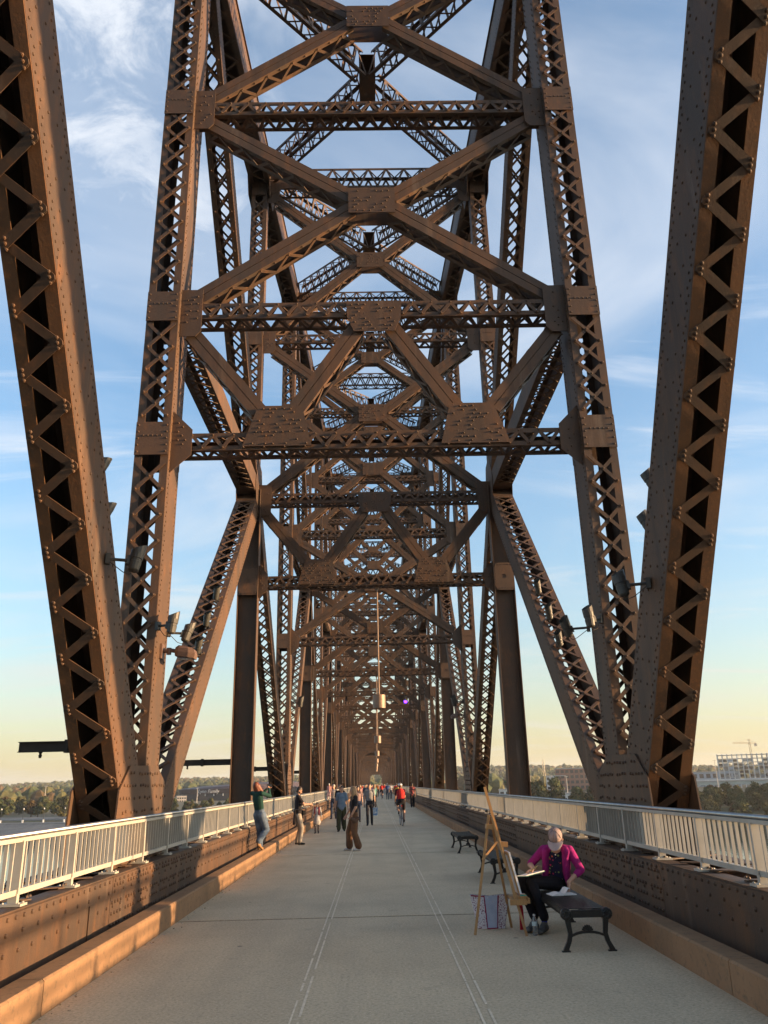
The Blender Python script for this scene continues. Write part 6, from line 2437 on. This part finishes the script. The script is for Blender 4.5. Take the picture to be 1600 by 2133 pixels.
# sketchbook on her lap
sb = empty('sketchbook', 'open white sketchbook resting on the lap of the artist', 'book', (1.80, 10.74, 0.640), RAD(28))
sb.rotation_euler = (RAD(-6), RAD(-7), RAD(28))
m = MB()
m.box(-0.15, 0.15, -0.10, 0.10, -0.006, 0.0)
m.obj('cover', cloth('teal_cover', (0.08, 0.2, 0.18)), sb)
m = MB()
m.box(-0.145, 0.145, -0.095, 0.095, 0.001, 0.009)
m.obj('pages', PAPER, sb)
pc = empty('pencil', 'thin pencil in the hand over the sketchbook', 'pencil', (1.785, 10.70, 0.668))
m = MB()
m.tube([(0, 0, 0), (0.006, 0.004, 0.01), (0.10, 0.05, 0.055)], [0.001, 0.0045, 0.0045], 6)
m.obj('shaft', mat('pencil_yellow', (0.5, 0.33, 0.08), None, rough=0.4), pc)
m = MB()
m.tube([(0.10, 0.05, 0.055), (0.112, 0.056, 0.0605)], 0.0048, 6)
m.obj('eraser', cloth('eraser_pink', (0.5, 0.25, 0.22)), pc)
# open book on the bench seat
bk = empty('open_book', 'open white book lying on the seat of the nearest bench', 'book', (2.12, 10.55, 0.418), RAD(8))
for s_ in (-1, 1):
    m = MB()
    v, f = [], []
    nn = 8
    for q in range(nn):
        t = q / (nn - 1)
        x = s_ * (0.003 + 0.155 * t)
        zt = 0.006 + 0.022 * math.sin(math.pi * min(1, t * 1.15 + 0.1)) * (1 - 0.5 * t) + 0.006
        for y in (-0.10, 0.10):
            v += [(x, y, 0.002), (x, y, zt)]
    for q in range(nn - 1):
        a, b = q * 4, q * 4 + 4
        g_ = [(a + 1, b + 1, b + 3, a + 3), (a, a + 2, b + 2, b), (a, b, b + 1, a + 1), (a + 2, a + 3, b + 3, b + 2)]
        f += g_ if s_ > 0 else [c[::-1] for c in g_]
    e = (nn - 1) * 4
    f += [(e, e + 2, e + 3, e + 1)] if s_ > 0 else [(e, e + 1, e + 3, e + 2)]
    m.add(v, np.array(f))
    m.obj('page_block', PAPER, bk)
m = MB()
v = [(0.02, -0.095, 0.03), (0.02, 0.095, 0.03), (0.06, -0.095, 0.075), (0.06, 0.095, 0.075), (0.085, -0.095, 0.078), (0.085, 0.095, 0.078)]
m.add(v, np.array([(0, 1, 3, 2), (2, 3, 5, 4)]))
o = m.obj('turning_page', PAPER, bk)

# easel
es = empty('easel', 'light wooden artist easel with three splayed legs beside the artist', 'easel', (1.40, 10.70, 0))
E0 = np.array([1.40, 10.70, 0])
Q = lambda x, y, z: np.array([x, y, z]) - E0
apex = Q(1.335, 10.74, 1.22)
for nm, a, b, w in (('leg', Q(1.641, 10.424, 0), apex + (0.01, -0.045, 0.10), 0.030), ('leg', Q(1.557, 11.03, 0), apex + (0.01, 0.05, 0.10), 0.030),
                    ('leg', Q(1.042, 10.575, 0), apex + (-0.02, 0.0, 0.12), 0.032)):
    m = MB()
    m.bar(a, b, w, 0.024, (0.2, 1, 0))
    m.bar(a, a + (b - a) * 0.012, w * 0.9, 0.026, (0.2, 1, 0))
    m.obj(nm, WOODE, es)
mast_a, mast_b = Q(1.60, 10.72, 0.30), Q(1.292, 10.79, 1.68)
m = MB()
m.bar(mast_a + (0, 0.03, 0), mast_a + (mast_b - mast_a) * 0.74 + (0, 0.03, 0), 0.03, 0.022, (0, 1, 0))
m.bar(mast_a + (0, -0.03, 0), mast_a + (mast_b - mast_a) * 0.74 + (0, -0.03, 0), 0.03, 0.022, (0, 1, 0))
m.obj('mast', WOODE, es)
m = MB()
m.bar(mast_a + (mast_b - mast_a) * 0.35, mast_b, 0.034, 0.03, (0, 1, 0))
m.obj('sliding_mast', WOODE, es)
m = MB()
m.obox(apex + (-0.01, 0, -0.02), (0.055, 0, -0.006), (0, 0.065, 0), (0.004, 0, 0.028))
m.obj('collar', WOODE, es)
m = MB()
m.tube([apex + (-0.05, -0.09, 0.17), apex + (-0.05, 0.02, 0.17)], 0.012, 8)
m.ellipsoid(apex + (-0.05, -0.095, 0.17), (0.02, 0.012, 0.02), 8, 5)
m.obj('wing_nut', IRON, es)
m = MB()
m.bar(Q(1.19, 10.66, 0.82), Q(1.40, 10.72, 1.02), 0.024, 0.016, (0, 1, 0))
m.obj('strut', WOODE, es)
m = MB()
m.box(0.12, 0.30, -0.33, 0.30, 0.355, 0.385)
m.box(0.285, 0.30, -0.33, 0.30, 0.386, 0.41)
m.obj('tray', WOODE, es)
m = MB()
m.box(0.06, 0.26, -0.335, -0.31, 0.34, 0.40)
m.obj('tray_arm', WOODE, es)
m = MB()
c_ = mast_a + (mast_b - mast_a) * 0.50
m.obox(c_ + (0.035, 0, 0), (0.05, 0, -0.004), (0, 0.045, 0), (0.004, 0, 0.03))
m.obj('top_clamp', WOODE, es)
# canvas
cv = empty('canvas', 'white stretched canvas standing edge-on on the easel', 'canvas', (1.40, 10.70, 0))
d = (mast_b - mast_a) / np.linalg.norm(mast_b - mast_a)
c0 = mast_a + d * 0.10 + (0.045, 0, 0)
nrm = np.array([d[2], 0, -d[0]])
m = MB()
m.obox(c0 + d * 0.26 + nrm * 0.008, d * 0.26, (0, 0.20, 0), nrm * 0.011)
m.obj('canvas_sheet', PAPER, cv)
m = MB()
for t in (-0.245, 0.245):
    m.obox(c0 + d * (0.26 + t) - nrm * 0.010, d * 0.016, (0, 0.198, 0), nrm * 0.008)
for t in (-0.18, 0.18):
    m.obox(c0 + d * 0.26 - nrm * 0.010 + (0, t, 0), d * 0.226, (0, 0.018, 0), nrm * 0.008)
m.obj('stretcher_bars', WOODE, cv)
# paint box on the tray
pb = empty('paint_box', 'small open paint box on the easel tray', 'paint box', (1.63, 10.55, 0.387))
m = MB()
m.box(-0.05, 0.05, -0.10, 0.10, 0, 0.035)
m.obj('box', WOODE, pb)
for q, c in enumerate(((0.05, 0.3, 0.25), (0.5, 0.1, 0.05), (0.55, 0.42, 0.08), (0.1, 0.15, 0.4))):
    m = MB()
    m.tube([(-0.03, -0.07 + q * 0.045, 0.044), (0.0, -0.07 + q * 0.045, 0.046), (0.05, -0.065 + q * 0.045, 0.044)], [0.009, 0.011, 0.004], 7)
    m.obj('paint_tube', mat('paint_%d' % q, c, None, rough=0.4), pb)
# tote bag
tb = empty('tote_bag', 'patterned tote bag with grey-blue panel standing under the easel', 'bag', (1.30, 11.02, 0), RAD(-4))
TOTE = cloth('tote_print', (0.60, 0.58, 0.59), (0.20, 0.07, 0.13), 62.0, 0.53, 0.58, bump=0.2)
_x = TOTE.node_tree.nodes
TRIM = cloth('tote_red_trim', (0.28, 0.02, 0.07))
PANELM = cloth('tote_grey_panel', (0.36, 0.40, 0.50), (0.42, 0.46, 0.55), 7.0, bump=0.6)


def tote_pt(u, v, front=1):
    w = 0.165 + 0.075 * v
    dpt = (0.075 - 0.045 * v) * (1 - 0.35 * abs(u) ** 2)
    bulge = 0.012 * math.sin(v * 9 + u * 5)
    return (u * w, -front * dpt + bulge * front, 0.004 + v * 0.385 - 0.02 * (1 - abs(u)) * v)


def tote_sheet(u0, u1, off, m_, nm, nu=8, nv=8, v0=0.0, v1=1.0):
    for front in ((1, -1) if nm == 'side' else (1,)):
        m = MB()
        v, f = [], []
        for b in range(nv + 1):
            for a in range(nu + 1):
                p_ = np.array(tote_pt(u0 + (u1 - u0) * a / nu, v0 + (v1 - v0) * b / nv, front))
                v.append(p_ + (0, -off * front, 0))
        for b in range(nv):
            for a in range(nu):
                i0 = b * (nu + 1) + a
                q_ = (i0, i0 + 1, i0 + nu + 2, i0 + nu + 1)
                f.append(q_ if front > 0 else q_[::-1])
        m.add(v, np.array(f))
        m.obj(nm, m_, tb, smooth=True)


tote_sheet(-1, 1, 0, TOTE, 'side')
tote_sheet(-0.28, 0.42, 0.004, PANELM, 'panel')
tote_sheet(-0.33, -0.27, 0.007, TRIM, 'trim', 1, 10)
tote_sheet(0.41, 0.47, 0.007, TRIM, 'trim', 1, 10)
tote_sheet(-1, -0.3, 0.006, TRIM, 'trim', 8, 1, 0.955, 0.99)
tote_sheet(-0.34, 0.47, 0.008, TRIM, 'trim', 8, 1, 0.0, 0.03)
for s_ in (-1, 1):
    m = MB()
    v, f = [], []
    for b in range(9):
        vv = b / 8
        p1, p2 = tote_pt(s_, vv, 1), tote_pt(s_, vv, -1)
        v += [p1, ((p1[0] + p2[0]) / 2 + s_ * 0.01, 0, p1[2]), p2]
    for b in range(8):
        for a in range(2):
            i0 = b * 3 + a
            q_ = (i0, i0 + 1, i0 + 4, i0 + 3)
            f.append(q_ if s_ > 0 else q_[::-1])
    m.add(v, np.array(f))
    m.obj('side_gusset', TOTE, tb, smooth=True)
m = MB()
m.box(-0.16, 0.16, -0.05, 0.05, 0.003, 0.008)
m.obj('base', TRIM, tb)
# plastic water bottle
wb = empty('water_bottle', 'clear plastic water bottle standing on the deck by the easel leg', 'bottle', (1.745, 10.44, 0))
PET = mat('clear_plastic', (0.85, 0.9, 0.92), None, rough=0.05, trans=0.9)
m = MB()
m.lathe((0, 0, 0), [(0.020, 0.001), (0.029, 0.006), (0.031, 0.02), (0.029, 0.04), (0.031, 0.06), (0.029, 0.08), (0.031, 0.10), (0.0315, 0.15), (0.028, 0.175), (0.014, 0.205), (0.013, 0.215)], 18)
m.obj('bottle_body', PET, wb, smooth=True)
m = MB()
m.lathe((0, 0, 0.212), [(0.0155, 0), (0.0155, 0.016), (0.013, 0.018)], 14)
m.obj('cap', WHITE_SH, wb)
m = MB()
m.tube([(0, 0, 0.105), (0, 0, 0.148)], 0.0322, 18, cap=False)
m.obj('paper_label', cloth('label_aqua', (0.35, 0.52, 0.55), (0.55, 0.65, 0.66), 30.0), wb)
# red pouch hanging below the tray
rp = empty('red_pouch', 'slim red pouch standing on the deck behind the easel leg', 'pouch', (1.665, 10.86, 0))
m = MB()
m.prism([(-0.03, -0.02, 0.0), (0.03, -0.02, 0.0), (0.022, -0.015, 0.26), (-0.022, -0.015, 0.26)], (0, 0.035, 0))
m.obj('sleeve', cloth('red_nylon', (0.4, 0.02, 0.03)), rp)
m = MB()
m.box(-0.02, 0.02, -0.012, 0.012, 0.255, 0.275)
m.obj('flap', cloth('red_nylon', (0.4, 0.02, 0.03)), rp)
